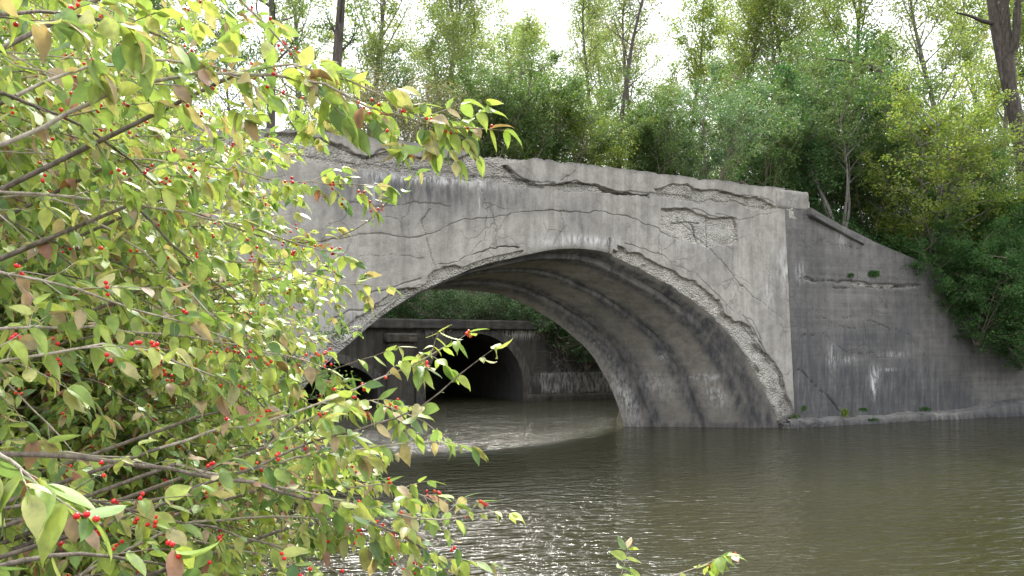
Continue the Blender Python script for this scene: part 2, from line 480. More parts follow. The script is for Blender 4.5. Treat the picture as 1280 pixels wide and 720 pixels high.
def watermat():
    m, nt, out = newmat('river_water'); L = nt.links.new
    tc = nt.nodes.new('ShaderNodeTexCoord'); P = tc.outputs['Object']
    rot = nt.nodes.new('ShaderNodeMapping'); rot.inputs['Rotation'].default_value = (0, 0, math.radians(-14)); L(P, rot.inputs['Vector'])
    R = rot.outputs[0]
    n1 = noise(nt, vscale(nt, R, (1.0, 2.4, 1)), 3.2, 3, 0.5, 0.6)
    n2 = noise(nt, vscale(nt, R, (1.0, 2.0, 1)), 8.5, 3, 0.55, 0.4)
    n3 = noise(nt, vscale(nt, R, (1.0, 1.6, 1)), 0.9, 2)
    n0 = noise(nt, vscale(nt, R, (1.0, 3.0, 1)), 1.5, 2, 0.5, 0.8)
    h = math_(nt, 'ADD', math_(nt, 'MULTIPLY', n1, 1.15), math_(nt, 'ADD', math_(nt, 'MULTIPLY', n2, 0.26), math_(nt, 'ADD', math_(nt, 'MULTIPLY', n3, 1.0), math_(nt, 'MULTIPLY', n0, 1.5))))
    # gusts: some patches of the river are rougher than others
    gp = ramp(nt, [(0.36, 0.7), (0.6, 1.1)]); L(noise(nt, P, 0.16, 3), gp.inputs[0])
    # a breeze funnelled through the arch ruffles a lane of water; the rest lies calmer
    sx = nt.nodes.new('ShaderNodeSeparateXYZ'); L(P, sx.inputs[0])
    lane = math_(nt, 'SUBTRACT', sx.outputs[0], math_(nt, 'MULTIPLY', sx.outputs[1], 0.10))
    lane = math_(nt, 'ADD', lane, math_(nt, 'MULTIPLY', noise(nt, P, 0.5, 3), 1.4))
    lr = nt.nodes.new('ShaderNodeMapRange'); lr.interpolation_type = 'SMOOTHSTEP'
    lr.inputs['From Min'].default_value = 0.0; lr.inputs['From Max'].default_value = 1.9
    lr.inputs['To Min'].default_value = 1.25; lr.inputs['To Max'].default_value = 0.33
    L(lane, lr.inputs[0])
    lf = nt.nodes.new('ShaderNodeMapRange'); lf.inputs['From Min'].default_value = 19.0; lf.inputs['From Max'].default_value = 24.0
    lf.inputs['To Min'].default_value = 1.0; lf.inputs['To Max'].default_value = 1.7; L(sx.outputs[1], lf.inputs[0])
    h = math_(nt, 'MULTIPLY', math_(nt, 'MULTIPLY', math_(nt, 'MULTIPLY', h, gp.outputs[0]), lr.outputs[0]), lf.outputs[0])
    b = N_(nt, 'ShaderNodeBsdfPrincipled', Roughness=0.05, IOR=1.33)
    b.inputs['Base Color'].default_value = (0.031, 0.030, 0.013, 1)
    bp = N_(nt, 'ShaderNodeBump', Strength=1.0, Distance=0.085); L(h, bp.inputs['Height']); L(bp.outputs[0], b.inputs['Normal'])
    L(b.outputs[0], out.inputs[0]); return m
M_WAT = watermat()

def plain(name, c, rough=0.8):
    m, nt, out = newmat(name); L = nt.links.new
    tc = nt.nodes.new('ShaderNodeTexCoord')
    r = ramp(nt, [(0.3, tuple(x * 0.6 for x in c)), (0.7, c)]); L(noise(nt, tc.outputs['Object'], 20, 5), r.inputs[0])
    b = N_(nt, 'ShaderNodeBsdfPrincipled', Roughness=rough); L(r.outputs[0], b.inputs['Base Color'])
    L(b.outputs[0], out.inputs[0]); return m
M_RUST = plain('rusty_steel', (0.10, 0.055, 0.035))

# ------------------------------------------------------------------ terrain
PW = 14.0                                    # depth of the culvert wall behind the bridge face
WING_TILT = -0.044
def wing_top(s):
    return np.interp(s, [0, 0.9, 3.3, 6.2, 9.0, 11, 13, 16, 22], [6.9, 6.72, 6.0, 5.25, 4.2, 2.6, 1.3, 0.9, 0.9])

def terrain(x, y):
    s, w = toS(x, y)
    bed = -1.3 + 0 * s
    # right-hand land
    edge = np.interp(w, [0, 2.6, 4.5, 14, 15], [0.0, -4.0, -3.4, 4.5, 4.5])
    e = s - edge
    front = w - WING_TILT * s
    behind_right = np.minimum(7.0, -1.3 + 8.3 * sstep(0.25, 0.8, e))
    slopeR = np.minimum(7.6, -0.6 + 0.95 * np.maximum(e, 0) + 0.6 * sstep(0.2, 0.6, e))
    k = sstep(2.3, 3.0, w)
    rA = behind_right * (1 - k) + slopeR * k
    rB = wing_top(s) - 0.12 + np.clip(front - 0.5, 0, 50) * 0.75
    rB = np.minimum(rB, 8.0 + 0.02 * w)
    kk = sstep(-0.4, 0.4, s - 0.4)
    h = np.where(e > 0.2, np.where(s > 0.3, np.minimum(rB, np.maximum(rA, np.where(w < 2.6, rB, 0))), rA), bed)
    rampf = sstep(0.28, 0.6, front)
    bankf = sstep(-0.9, 1.2, front)
    nb = np.where(s > 12.5, bankf, rampf)
    h = np.where((e > 0.2), bed + (h - bed) * nb, bed)
    # left-hand land
    le = np.interp(w, [-30, -8, -2, 0, 2.6, 8, 14], [-16.6, -16.9, -16.9, -16.2, -16.2, -16.0, -15.5]) - s
    lowf = -1.3 + 2.0 * sstep(-0.3, 0.9, le) + np.clip(le - 0.6, 0, 3.0) * 0.13 + np.clip(le - 4, 0, 12) * 0.22
    lhi = np.minimum(7.0, -1.3 + 2.2 * sstep(-0.2, 0.8, le) + np.clip(le, 0, 20) * 0.95)
    kb = sstep(-5.0, 0.5, w)
    low = lowf * (1 - kb) + np.maximum(lowf, lhi) * kb
    low = np.where((w > 0.3) & (w < 2.6), np.where(le > 0.4, 6.8, -1.3), low)
    h = np.where(le > -0.3, np.maximum(h, low), h)
    # near bank behind/right of the camera
    nb2 = -15.2 - w
    h = np.maximum(h, np.where(nb2 > -0.4, -1.3 + 2.1 * sstep(-0.4, 1.2, nb2) + np.clip(nb2 - 1, 0, 30) * 0.12, -1.3))
    # land behind the culvert wall
    hb = 3.25 + np.clip(w - PW - 0.5, 0, 14) * 0.42 + np.clip(s - 2, 0, 20) * 0.12
    h = np.where(w > PW + 0.35, np.maximum(hb, np.where((s > 5) | (s < -16), h, 0)), h)
    h = h + np.where(h > 0.3, 0.16 * fbm(x * 0.55, y * 0.55, 5, 4), 0)
    return h

def th(x, y):
    return float(terrain(np.array([float(x)]), np.array([float(y)]))[0])

def axis(lo, hi, step, far):
    a = np.arange(lo, hi, step)
    ext = step * 1.35 ** np.arange(1, 30)
    e = np.cumsum(ext); e = e[e < far]
    return np.concatenate([(lo - e)[::-1], a, hi + e])
sa = axis(-26, 22, 0.22, 900); wa = axis(-22, 26, 0.22, 900)
SA, WA = np.meshgrid(sa, wa)
P = W3(SA, WA, 0 * SA)
Z = terrain(P[..., 0], P[..., 1])
P[..., 2] = Z
fc = grid_faces(*SA.shape)
fs_, fw_, fz_ = SA.ravel()[fc], WA.ravel()[fc], Z.ravel()[fc]
kill = (fw_.min(1) < PW + 0.75) & (fw_.max(1) > PW - 0.1) & (fs_.max(1) > -13.0) & (fs_.min(1) < -1.0) & (fz_.min(1) < 2.8)
g = mesh('ground', P, fc[~kill], M_GND, smooth=True)
tag(g, None, None, kind='structure')

wv = np.array([[-700, -700, 0], [700, -700, 0], [700, 700, 0], [-700, 700, 0]], float)
r_ = mesh('river', wv, np.array([[0, 1, 2, 3]]), M_WAT)
tag(r_, None, None, kind='structure')

# ------------------------------------------------------------------ the bridge
bridge = thing('stone_arch_bridge', 'old grey concrete arch bridge with crumbling, cracked spandrel wall over the river', 'bridge', tuple(W3(-7.7, 0, 0)))
BO = np.array(W3(-7.7, 0, 0))
def bmesh_(name, V, f, mat, smooth=False, attr=None, parent=None, org=None):
    return mesh(name, np.asarray(V).reshape(-1, 3) - (BO if org is None else org), f, mat, parent or bridge, smooth, attr)

near_px = [(437, 431), (484, 390), (520, 368), (553, 352), (602, 331), (651, 320), (692, 311), (727, 310), (762, 315), (800, 334), (830, 350), (870, 375),
           (905, 405), (930, 435), (950, 470), (970, 510), (978, 533)]
na = np.array([(-15.45, 0.0), (-14.72, 1.2), (-14.0, 2.05)] + [sz_face(*p) for p in near_px])
na = na[np.argsort(na[:, 0])]
FAR_W = 2.56
far_half = np.array([(-9.7, 4.19), (-9.22, 4.18), (-8.29, 4.10), (-7.39, 3.80), (-6.28, 3.21), (-5.27, 2.48), (-4.52, 1.45), (-4.10, 0.57), (-3.93, 0.0)])
fl = far_half[1:].copy(); fl[:, 0] = -19.4 - fl[:, 0]
fa = np.concatenate([fl[::-1], far_half])

def smooth_arc(a, n=400):
    # resample + light smoothing along arc length
    d = np.concatenate([[0], np.cumsum(np.hypot(*np.diff(a, axis=0).T))])
    t = np.linspace(0, d[-1], n)
    s = np.interp(t, d, a[:, 0]); z = np.interp(t, d, a[:, 1])
    k = np.hanning(31); k /= k.sum()
    def sm(v):
        p = np.pad(v, 15, mode='reflect', reflect_type='odd'); return np.convolve(p, k, 'valid')
    return sm(s), sm(z)
ns, nz_ = smooth_arc(na); fs2, fz2 = smooth_arc(fa)
S0, S1 = ns[0], ns[-1]
SL = -23.0
def arch_z(s):
    z = np.interp(s, ns, nz_)
    return z

cols = np.concatenate([np.linspace(SL, S0 - 0.3, 130), np.linspace(S0 - 0.28, S1 + 0.18, 620), np.linspace(S1 + 0.2, 0.5, 14)])
nC = len(cols); nR = 250
inside = (cols > S0) & (cols < S1)
bot = np.where(inside, arch_z(cols), -1.2)
# continue the arch below the water
bot = np.where((cols <= S0) & (cols > S0 - 0.3), np.interp(cols, [S0 - 0.3, S0], [-1.2, 0]), bot)
bot = np.where((cols >= S1) & (cols < S1 + 0.2), np.interp(cols, [S1, S1 + 0.2], [0, -1.2]), bot)
def top_z(s):
    return 7.27 - 0.07 * np.clip(fbm(s * 2.4, s * 0 + 1, 47, 5) - 0.12, 0, 1) * 2 + 0.05 * fbm(s * 0.9, s * 0 + 3, 41, 4) + 0.035 * fbm(s * 5, s * 0 + 8, 43, 3) - 0.10 * sstep(-10.6, -10.2, s) * (1 - sstep(-8.9, -8.6, s)) - 0.10 * sstep(-14.5, -15.5, s)
v = np.linspace(0, 1, nR)[:, None]
Sg = np.broadcast_to(cols[None], (nR, nC)).copy()
ztop = top_z(cols)
Zg = bot[None] * (1 - v) + ztop[None] * v
# crease with wing wall leans: shrink last columns with height
lim = np.interp(Zg, [-1, 0, 6.6], [0.55, 0.5, 0.05])
tail = Sg > S1
Sg = np.where(tail, S1 + (Sg - S1) * (lim - S1) / (0.5 - S1), Sg)

def pp(pts, **k):
    return [sz_face(*p, **k) for p in pts]

spalls = [
    # (polygon, depth, roughness, top groove)
    (pp([(330, 168), (380, 166), (411, 175), (432, 185), (455, 195), (484, 189), (526, 197), (560, 199), (590, 190), (640, 196), (672, 199), (648, 206), (630, 206), (651, 223), (675, 232), (720, 227), (755, 234), (790, 244), (814, 244),
         (814, 247), (762, 242), (727, 240), (668, 236), (644, 233), (623, 228), (574, 223), (533, 224), (512, 222), (456, 211), (401, 206), (330, 200)]), 0.09),
    (pp([(818, 236), (855, 232), (895, 239), (930, 245), (952, 247), (970, 258), (962, 263), (945, 260), (910, 257), (855, 252), (822, 247)]), 0.06),
    (pp([(825, 261), (850, 261), (875, 264), (887, 272), (920, 274), (921, 308), (885, 309), (845, 296), (827, 282)]), 0.06),
    (pp([(762, 297), (780, 304), (805, 312), (830, 320), (840, 330), (870, 342), (885, 357), (900, 372), (920, 392), (940, 402), (952, 425), (972, 450), (982, 475), (990, 500), (998, 520), (998, 540), (985, 548), (965, 520),
         (944, 470), (924, 438), (900, 409), (866, 380), (826, 355), (776, 328), (762, 322)]), 0.10),
    (pp([(340, 520), (385, 455), (417, 404), (442, 386), (463, 367), (501, 357), (526, 348), (547, 334), (550, 329), (574, 326), (588, 317), (609, 310), (637, 308), (649, 307), (655, 312), (640, 325), (602, 336), (553, 357), (520, 373), (484, 396), (437, 437), (380, 520)]), 0.09),
]
cracks = [
    (pp([(400, 303), (435, 297), (480, 293), (512, 296), (533, 293), (560, 282), (588, 275), (623, 270), (651, 265), (692, 263), (727, 265), (755, 264), (783, 270), (817, 284), (850, 300)]), 0.017),
    (pp([(533, 293), (526, 275), (536, 261)]), 0.014), (pp([(533, 293), (540, 320), (547, 334)]), 0.014),
    (pp([(763, 297), (763, 316)]), 0.03),
    (pp([(412, 402), (434, 388), (460, 387), (485, 380), (520, 362)]), 0.022),
    (pp([(780, 240), (796, 243), (812, 246)]), 0.035),
    (pp([(840, 278), (858, 278), (873, 280)]), 0.022), (pp([(863, 280), (868, 290), (872, 304)]), 0.026),
    (pp([(918, 392), (940, 420), (962, 452), (978, 472)]), 0.02), (pp([(925, 390), (948, 424), (960, 447)]), 0.02),
    (pp([(630, 206), (651, 223), (675, 232), (720, 227), (755, 234), (790, 244)]), 0.026),
    (pp([(411, 175), (432, 185), (455, 195), (484, 189), (526, 197)]), 0.022),
    (pp([(855, 232), (895, 239), (930, 245), (952, 247), (970, 258)]), 0.018),
    (pp([(825, 261), (850, 261), (875, 264), (887, 272), (920, 274), (921, 290)]), 0.016),
    (pp([(588, 317), (609, 310), (637, 308), (648, 308)]), 0.045), (pp([(550, 329), (574, 326), (588, 316)]), 0.025), (pp([(463, 367), (501, 357), (526, 348)]), 0.02),
    (pp([(550, 205), (552, 197), (549, 185)]), 0.02), (pp([(460, 195), (463, 182), (458, 170)]), 0.02),
    (pp([(790, 210), (793, 222), (788, 236)]), 0.012), (pp([(720, 205), (716, 215), (700, 225)]), 0.012),
    (pp([(600, 300), (560, 345), (520, 360)]), 0.011), (pp([(850, 275), (900, 325), (940, 370), (980, 400)]), 0.012),
    (pp([(940, 280), (955, 320), (962, 350)]), 0.012), (pp([(884, 270), (884, 310)]), 0.014),
    (pp([(780, 304), (805, 312), (830, 320), (840, 330), (870, 342), (885, 357), (900, 372), (920, 392), (940, 402), (952, 425)]), 0.012),
    (pp([(420, 250), (470, 258), (520, 252), (560, 258)]), 0.010), (pp([(600, 230), (612, 262), (604, 300)]), 0.010),
    (pp([(700, 262), (705, 285), (690, 305)]), 0.010), (pp([(450, 320), (500, 318), (530, 322)]), 0.010),
    (pp([(410, 330), (432, 318), (440, 300)]), 0.012), (pp([(970, 265), (930, 275), (895, 268)]), 0.012),
]
rgh = fbm(Sg * 2.2, Zg * 2.2, 3, 5)
js = Sg + 0.16 * fbm(Sg * 2.1, Zg * 2.1, 7, 6)
jz = Zg + 0.16 * fbm(Sg * 2.1, Zg * 2.1, 11, 6)
D = 0.012 * fbm(Sg * 0.6, Zg * 0.6, 2, 3) + 0.004 * fbm(Sg * 9, Zg * 9, 5, 3)
va0 = Zg - arch_z(Sg)
SPm = np.zeros_like(Sg); CKm = np.zeros_like(Sg)
# coping is a shade proud of the wall
D = D - 0.035 * sstep(6.66, 6.70, jz + 0.02 * (Sg + 8) * 0 )
for pi_, (poly, dep) in enumerate(spalls):
    d = poly_sd(js, jz, poly)
    if pi_ >= 3: d = np.where(va0 > 0.14, d - 0.10 - 0.30 * np.clip(fbm(Sg * 0.9, Zg * 0.9, 97, 5) + 0.12, 0, 1), d - .02)
    m_ = sstep(-0.005, 0.03, d)
    D = D + m_ * (dep * (0.75 + 0.5 * fbm(Sg * 1.4, Zg * 1.4, 21, 3)) + 0.085 * fbm(Sg * 3.0, Zg * 3.0, 31, 6) + 0.035 * m_)
    SPm = np.maximum(SPm, m_)
fs_n = 0.05 * fbm(Sg * 5, Zg * 5, 19, 5) + 0.09 * fbm(Sg * 1.6, Zg * 1.6, 20, 3)
for pl, wd in cracks:
    d = seg_dist(Sg + fs_n, Zg + 0.05 * fbm(Sg * 5, Zg * 5, 23, 5) + 0.09 * fbm(Sg * 1.6, Zg * 1.6, 24, 3), pl)
    wj = (0.007 + wd * 0.28) * (0.35 + 1.5 * np.clip(fbm(Sg * 1.7, Zg * 1.7, 29, 4) + 0.35, 0, 1.2))
    m_ = 1 - sstep(wj * 0.4, wj * 1.5, d)
    CKm = np.maximum(CKm, m_ * min(0.85, 0.3 + wd * 13))
    D = D + m_ * min(0.06, wd * 1.5)
# crumbled arris along the arch
va = Zg - arch_z(Sg)
near_edge = np.where((Sg > S0 - .2) & (Sg < S1 + .1), np.clip(1 - va / 0.10, 0, 1), 0)
D = D + near_edge ** 2 * (0.02 + 0.03 * np.clip(fbm(Sg * 3, Zg * 0, 51, 3) + .2, 0, 1))
# worn foot near the water
D = D + 0.05 * (1 - sstep(0.0, 0.5, Zg)) * fbm(Sg * 3, Zg * 3, 61, 4)
D = D * (1 - 0.95 * sstep(-0.16, -0.02, Sg - lim))
def blob(x, z, cx, cz, rx, rz):
    return np.exp(-((x - cx) / rx) ** 2 - ((z - cz) / rz) ** 2)
DK = np.zeros_like(Sg); WH = np.zeros_like(Sg)
for (a, b, c, d_, k_) in [(540, 240, 1.6, .55, .8), (480, 232, 1.0, .4, .5), (640, 250, 1.2, .35, .5), (725, 265, .5, .6, .5), (745, 300, .8, .5, .3), (900, 330, .5, .8, .25), (975, 380, .5, 1.6, .35), (600, 215, 3, .2, .2), (990, 520, .5, .5, .6), (420, 240, .7, .6, .4), (880, 250, 2.5, .25, .3)]:
    s_, z_ = sz_face(a, b); DK += k_ * blob(Sg, Zg, s_, z_, c, d_)
DK += 1.3 * (1 - sstep(0.08, 0.45, Zg + 0.2 * fbm(Sg * 2, Zg, 91, 3)))
DK += 0.5 * np.exp(-((Zg - 7.27) / 0.07) ** 2)
for (a, b, c, d_, k_) in [(735, 300, .9, .12, 1.0), (690, 303, .5, .1, .5), (560, 226, 1.5, .12, .7), (500, 222, 1.0, .1, .6), (468, 235, .06, .35, .8), (870, 286, 1.6, .6, .35), (980, 330, .35, .5, .55), (985, 350, .2, .4, .6), (960, 362, .15, .5, .6), (440, 410, 1.2, .6, .45), (600, 245, .06, .5, .6), (700, 232, 1.5, .06, .5), (930, 450, .6, .9, .25)]:
    s_, z_ = sz_face(a, b); WH += k_ * blob(Sg, Zg, s_, z_, c, d_)
face_attr = np.stack([SPm, CKm, np.clip(DK, 0, 1), np.clip(WH, 0, 1)], -1)
FP = W3(Sg, D, Zg)
bmesh_('spandrel_wall', FP, grid_faces(nR, nC), M_FACE, True, face_attr)

# parapet top and back, deck fill, rear wall
tr = [FP[-1], W3(cols, 0.12 + 0 * cols, ztop + 0.01), W3(cols, 0.42 + 0 * cols, ztop - 0.02 + 0.02 * vn(cols * 6, cols * 0, 3)), W3(cols, 0.45 + 0 * cols, 6.7 + 0 * cols)]
ta = np.zeros((4, nC, 4)); ta[..., 2] = 0.45
bmesh_('parapet_top', np.stack(tr), grid_faces(4, nC), M_FACE, False, ta)

# soffit: lofted between the near and the far (narrower) arch
nA = 420; nT = 150
k = np.linspace(0, 1, nA)
def arc_pts(s, z, k):
    d = np.linspace(0, 1, len(s)); return np.interp(k, d, s), np.interp(k, d, z)
kk = k
As, Az = arc_pts(ns, nz_, kk); Bs, Bz = arc_pts(fs2, fz2, kk)
t = np.linspace(0, 1, nT)[:, None]
Ss = As * (1 - t) + Bs * t; Zs = Az * (1 - t) + Bz * t; Ws = 0 * Ss + FAR_W * t
# inward normal of the curve (towards the opening), in the s-z plane
def nrm(s, z):
    ds, dz = np.gradient(s), np.gradient(z); l = np.hypot(ds, dz); return dz / l, -ds / l
n1, n2 = nrm(As, Az); 
kj = np.broadcast_to(k[None] * 20, t.shape[:1] + k.shape)
tj = t + 0.012 * fbm(kj * 2.0, t * 6 + 0 * kj, 77, 4)
off = np.zeros_like(Ss)
off += 0.10 * (sstep(0.13, 0.150, tj)) - 0.05 * sstep(0.15, 0.5, tj)
off += 0.06 * (sstep(0.49, 0.505, tj)) - 0.04 * sstep(0.52, 0.82, tj)
off += 0.07 * sstep(0.82, 0.835, tj)
for c_ in (0.14, 0.497, 0.828):
    off -= 0.05 * np.exp(-((tj - c_) / 0.008) ** 2) * np.clip(0.7 + fbm(kj * 1.5, t * 4 + 0 * kj, 5, 3), 0, 1.4)
off += 0.010 * fbm(kj * 3, t * 12 + 0 * kj, 8, 4)
off *= sstep(0, 0.02, t)
edge_in = 0.0
Ss2 = Ss + n1 * off; Zs2 = Zs + n2 * off
# the first row sits on the broken arris of the wall
Ws = Ws + np.interp(Ss, cols, D[0]) * (1 - t) ** 8
Ws[0] -= 0.0
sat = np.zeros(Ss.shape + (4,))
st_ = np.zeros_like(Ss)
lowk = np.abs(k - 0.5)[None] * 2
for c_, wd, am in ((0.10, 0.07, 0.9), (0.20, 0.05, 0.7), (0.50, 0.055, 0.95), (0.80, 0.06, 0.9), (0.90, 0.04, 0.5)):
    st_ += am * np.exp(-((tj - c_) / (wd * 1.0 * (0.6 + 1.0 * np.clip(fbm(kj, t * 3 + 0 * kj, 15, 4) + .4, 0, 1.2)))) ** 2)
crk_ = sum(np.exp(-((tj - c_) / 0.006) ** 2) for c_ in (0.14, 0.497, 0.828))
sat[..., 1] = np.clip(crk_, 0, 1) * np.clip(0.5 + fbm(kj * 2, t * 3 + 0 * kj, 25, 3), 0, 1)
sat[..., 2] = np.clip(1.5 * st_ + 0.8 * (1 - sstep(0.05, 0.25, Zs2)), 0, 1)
def sw(kc, tc_, rk, rt, a): return a * np.exp(-((k[None] - kc) / rk) ** 2 - ((t - tc_) / rt) ** 2)
sat[..., 3] = np.clip(sw(0.935, 0.33, 0.025, 0.07, .9) + sw(0.90, 0.35, 0.006, 0.10, 1.0) + sw(0.91, 0.68, 0.03, 0.10, .5) + sw(0.93, 0.93, 0.04, 0.05, .6) + sw(0.85, 0.55, 0.01, 0.05, .6) + 0.22 * sstep(0.84, 0.88, t) * sstep(0.62, 0.8, k[None]), 0, 1)
# extend both ends below the water line
def ext(A, dz):
    a0 = A[:, :1].copy(); a1 = A[:, -1:].copy()
    if dz: a0 = a0 - 1.2; a1 = a1 - 1.2
    return np.concatenate([a0, A, a1], 1)
Se = ext(Ss2, 0); Se[:, 0] -= .3; Se[:, -1] += .2
Ze = ext(Zs2, 1); We = ext(Ws, 0)
sate = np.concatenate([sat[:, :1], sat, sat[:, -1:]], 1)
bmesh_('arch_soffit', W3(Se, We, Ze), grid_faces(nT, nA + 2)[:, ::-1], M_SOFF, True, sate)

# rear wall
rc = np.concatenate([[-23, -17, fs2[0] - 0.3], fs2, [fs2[-1] + 0.2, 0, 1.0]])
rb = np.concatenate([[-1.2, -1.2, -1.2], fz2, [-1.2, -1.2, -1.2]])
vv = np.linspace(0, 1, 12)[:, None]
bmesh_('rear_wall', W3(rc[None] + 0 * vv, FAR_W, rb[None] * (1 - vv) + 7.0 * vv), grid_faces(12, len(rc)), M_FACE, False, np.zeros((12, len(rc), 4)))
dk = np.linspace(-23, 1.0, 160)
dws = np.linspace(0.44, FAR_W, 14)[:, None]
dz_ = 6.93 + 0.12 * fbm(dk[None] * 1.5 + 0 * dws, dws * 1.5 + 0 * dk[None], 9, 4)
bmesh_('deck_soil', W3(dk[None] + 0 * dws, dws, dz_), grid_faces(14, 160), M_GND, True)

def rough_block(name, s0, s1, w0, w1, z0, z1, mat, parent, amp=0.02, seed=1, bottom=True, zf=None, n=None, attrv=(0, 0, 0.2, 0), org=None):
    """a block with worn faces; cross-section swept along s"""
    n = n or max(6, int((s1 - s0) / 0.06))
    ss = np.linspace(s0, s1, n)
    m = 10
    prof = []
    for i in range(m): prof.append((0, i / (m - 1)))
    for i in range(1, m): prof.append((i / (m - 1), 1))
    for i in range(1, m): prof.append((1, 1 - i / (m - 1)))
    for i in range(1, m - 1): prof.append((1 - i / (m - 1), 0))
    prof = np.array(prof); q = len(prof)
    A = ss[:, None]; 
    cx = prof[None, :, 0]; cz = prof[None, :, 1]
    # round the corners a bit
    rr = 0.06
    px_ = cx + 0 * A; pz_ = cz + 0 * A
    nn_ = fbm(A * 3 + cx * 2, cz * 3 + cx * 5 + seed, seed, 5)
    w = w0 + (w1 - w0) * px_ + amp * nn_ * (1 - 2 * px_)
    zz = z0 + (z1 - z0) * pz_ + amp * 0.8 * fbm(A * 3 + 9, cx * 3 + cz * 2, seed + 5, 4)
    corner = (np.abs(cx - .5) > .44) & (np.abs(cz - .5) > .44)
    w = np.where(corner, w + 0.02 * (1 - 2 * px_), w); zz = np.where(corner, zz + 0.02 * (1 - 2 * pz_), zz)
    if zf is not None: zz = zz + zf(A)
    V = W3(A + 0 * w, w, zz).reshape(-1, 3)
    i = np.arange(n - 1)[:, None] * q; j = np.arange(q)[None]; j2 = (j + 1) % q
    Q = np.stack([i + j, i + q + j, i + q + j2, i + j2], -1).reshape(-1, 4)
    c0 = V[:q].mean(0); c1 = V[-q:].mean(0)
    V = np.concatenate([V, [c0, c1]])
    jj = np.arange(q)
    T = np.concatenate([np.stack([jj, (jj + 1) % q, 0 * jj + n * q], -1), np.stack([(n - 1) * q + (jj + 1) % q, (n - 1) * q + jj, 0 * jj + n * q + 1], -1)])
    at_ = np.tile(np.array(attrv, float), (len(V), 1))
    if len(attrv) == 4 and attrv[0] == -1:
        at_[:, 0] = 0; at_[:q, 0] = 0
    return mesh(name, V - (BO if org is None else org), [Q, T], mat, parent, True, at_)

rough_block('coping_block', -0.35, 0.98, -0.06, 0.42, 6.66, 7.24, M_FACE, bridge, 0.03, 4)
rough_block('broken_core', 0.1, 1.12, 0.0, 0.40, 6.30, 7.0, M_FACE, bridge, 0.10, 6, attrv=(1, 0, 0, 0))

# wing wall
wc = np.linspace(0.0, 17.0, 420); nW = 190
lim0 = np.interp(np.linspace(-1.2, 6.6, nW), [-1, 0, 6.6], [0.55, 0.5, 0.05])
vW = np.linspace(0, 1, nW)[:, None]
wt = wing_top(wc) + 0.04 * fbm(wc * 1.5, wc * 0, 71, 4)
wt = np.where(wc < 0.9, np.interp(wc, [0, 0.9], [6.8, 6.72]), wt)
Zw = -1.2 * (1 - vW) + wt[None] * vW
l0 = np.interp(Zw, [-1, 0, 6.6], [0.55, 0.5, 0.05])
Sw = l0 + (17.0 - l0) * (wc[None] / 17.0) + 0 * vW
Dw = 0.02 * fbm(Sw * 0.5, Zw * 0.7, 72, 4) + 0.004 * fbm(Sw * 8, Zw * 8, 73, 3)
T = dict(tilt=WING_TILT)
wcr = [
    (pp([(1000, 345), (1020, 353), (1060, 350), (1085, 358), (1110, 361), (1150, 358)], **T), 0.05),
    (pp([(998, 464), (1020, 482), (1040, 500), (1050, 515)], **T), 0.035),
    (pp([(1040, 360), (1085, 358), (1130, 360), (1150, 359)], **T), 0.03),
    (pp([(995, 430), (1003, 420), (1030, 418), (1060, 440), (1095, 442)], **T), 0.014),
    (pp([(1050, 395), (1090, 400), (1140, 420)], **T), 0.014), (pp([(1155, 440), (1156, 460), (1160, 470)], **T), 0.02),
    (pp([(1005, 375), (1030, 400), (1070, 410)], **T), 0.012), (pp([(1010, 300), (1050, 305), (1075, 312)], **T), 0.014),
]
CKw = np.zeros_like(Sw); SPw = np.zeros_like(Sw)
for pl, wd in wcr:
    d = seg_dist(Sw + 0.06 * fbm(Sw * 4, Zw * 4, 19, 5), Zw + 0.05 * fbm(Sw * 4, Zw * 4, 23, 5) + 0.14 * fbm(Sw * 1.3, Zw * 1.3, 25, 3), pl)
    wj = (0.006 + wd * 0.25) * (0.3 + 1.6 * np.clip(fbm(Sw * 1.6, Zw * 1.6, 29, 4) + 0.35, 0, 1.2))
    m_ = 1 - sstep(wj * 0.4, wj * 1.5, d)
    CKw = np.maximum(CKw, m_ * .7); Dw = Dw + m_ * min(0.06, wd * 1.6)
for poly, dep in [(pp([(1060, 351), (1100, 354), (1148, 355), (1148, 361), (1100, 361), (1070, 359)], **T), 0.05), (pp([(1003, 345), (1018, 350), (1022, 356), (1006, 352)], **T), .05)]:
    d = poly_sd(Sw + 0.08 * fbm(Sw * 3, Zw * 3, 7, 4), Zw + 0.08 * fbm(Sw * 3, Zw * 3, 9, 4), poly); m_ = sstep(0, 0.03, d)
    Dw = Dw + m_ * (dep + 0.03 * fbm(Sw * 5, Zw * 5, 31, 4)); SPw = np.maximum(SPw, m_ * 0.8)
DKw = 0.12 + 0 * Sw; WHw = np.zeros_like(Sw)  # even wash paints in the wing's shade; blobs added below are stains
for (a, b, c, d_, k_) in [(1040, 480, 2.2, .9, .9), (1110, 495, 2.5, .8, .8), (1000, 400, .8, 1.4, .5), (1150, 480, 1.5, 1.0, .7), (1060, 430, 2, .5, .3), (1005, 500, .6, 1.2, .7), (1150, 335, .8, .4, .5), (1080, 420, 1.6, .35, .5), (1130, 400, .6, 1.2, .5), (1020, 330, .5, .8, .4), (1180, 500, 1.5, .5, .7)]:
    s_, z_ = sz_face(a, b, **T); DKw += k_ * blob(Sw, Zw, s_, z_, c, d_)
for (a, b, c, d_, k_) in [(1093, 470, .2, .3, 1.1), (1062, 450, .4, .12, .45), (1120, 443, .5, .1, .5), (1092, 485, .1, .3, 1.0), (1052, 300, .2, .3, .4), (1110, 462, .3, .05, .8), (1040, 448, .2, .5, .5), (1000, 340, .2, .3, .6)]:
    s_, z_ = sz_face(a, b, **T); WHw += k_ * blob(Sw, Zw, s_, z_, c, d_)
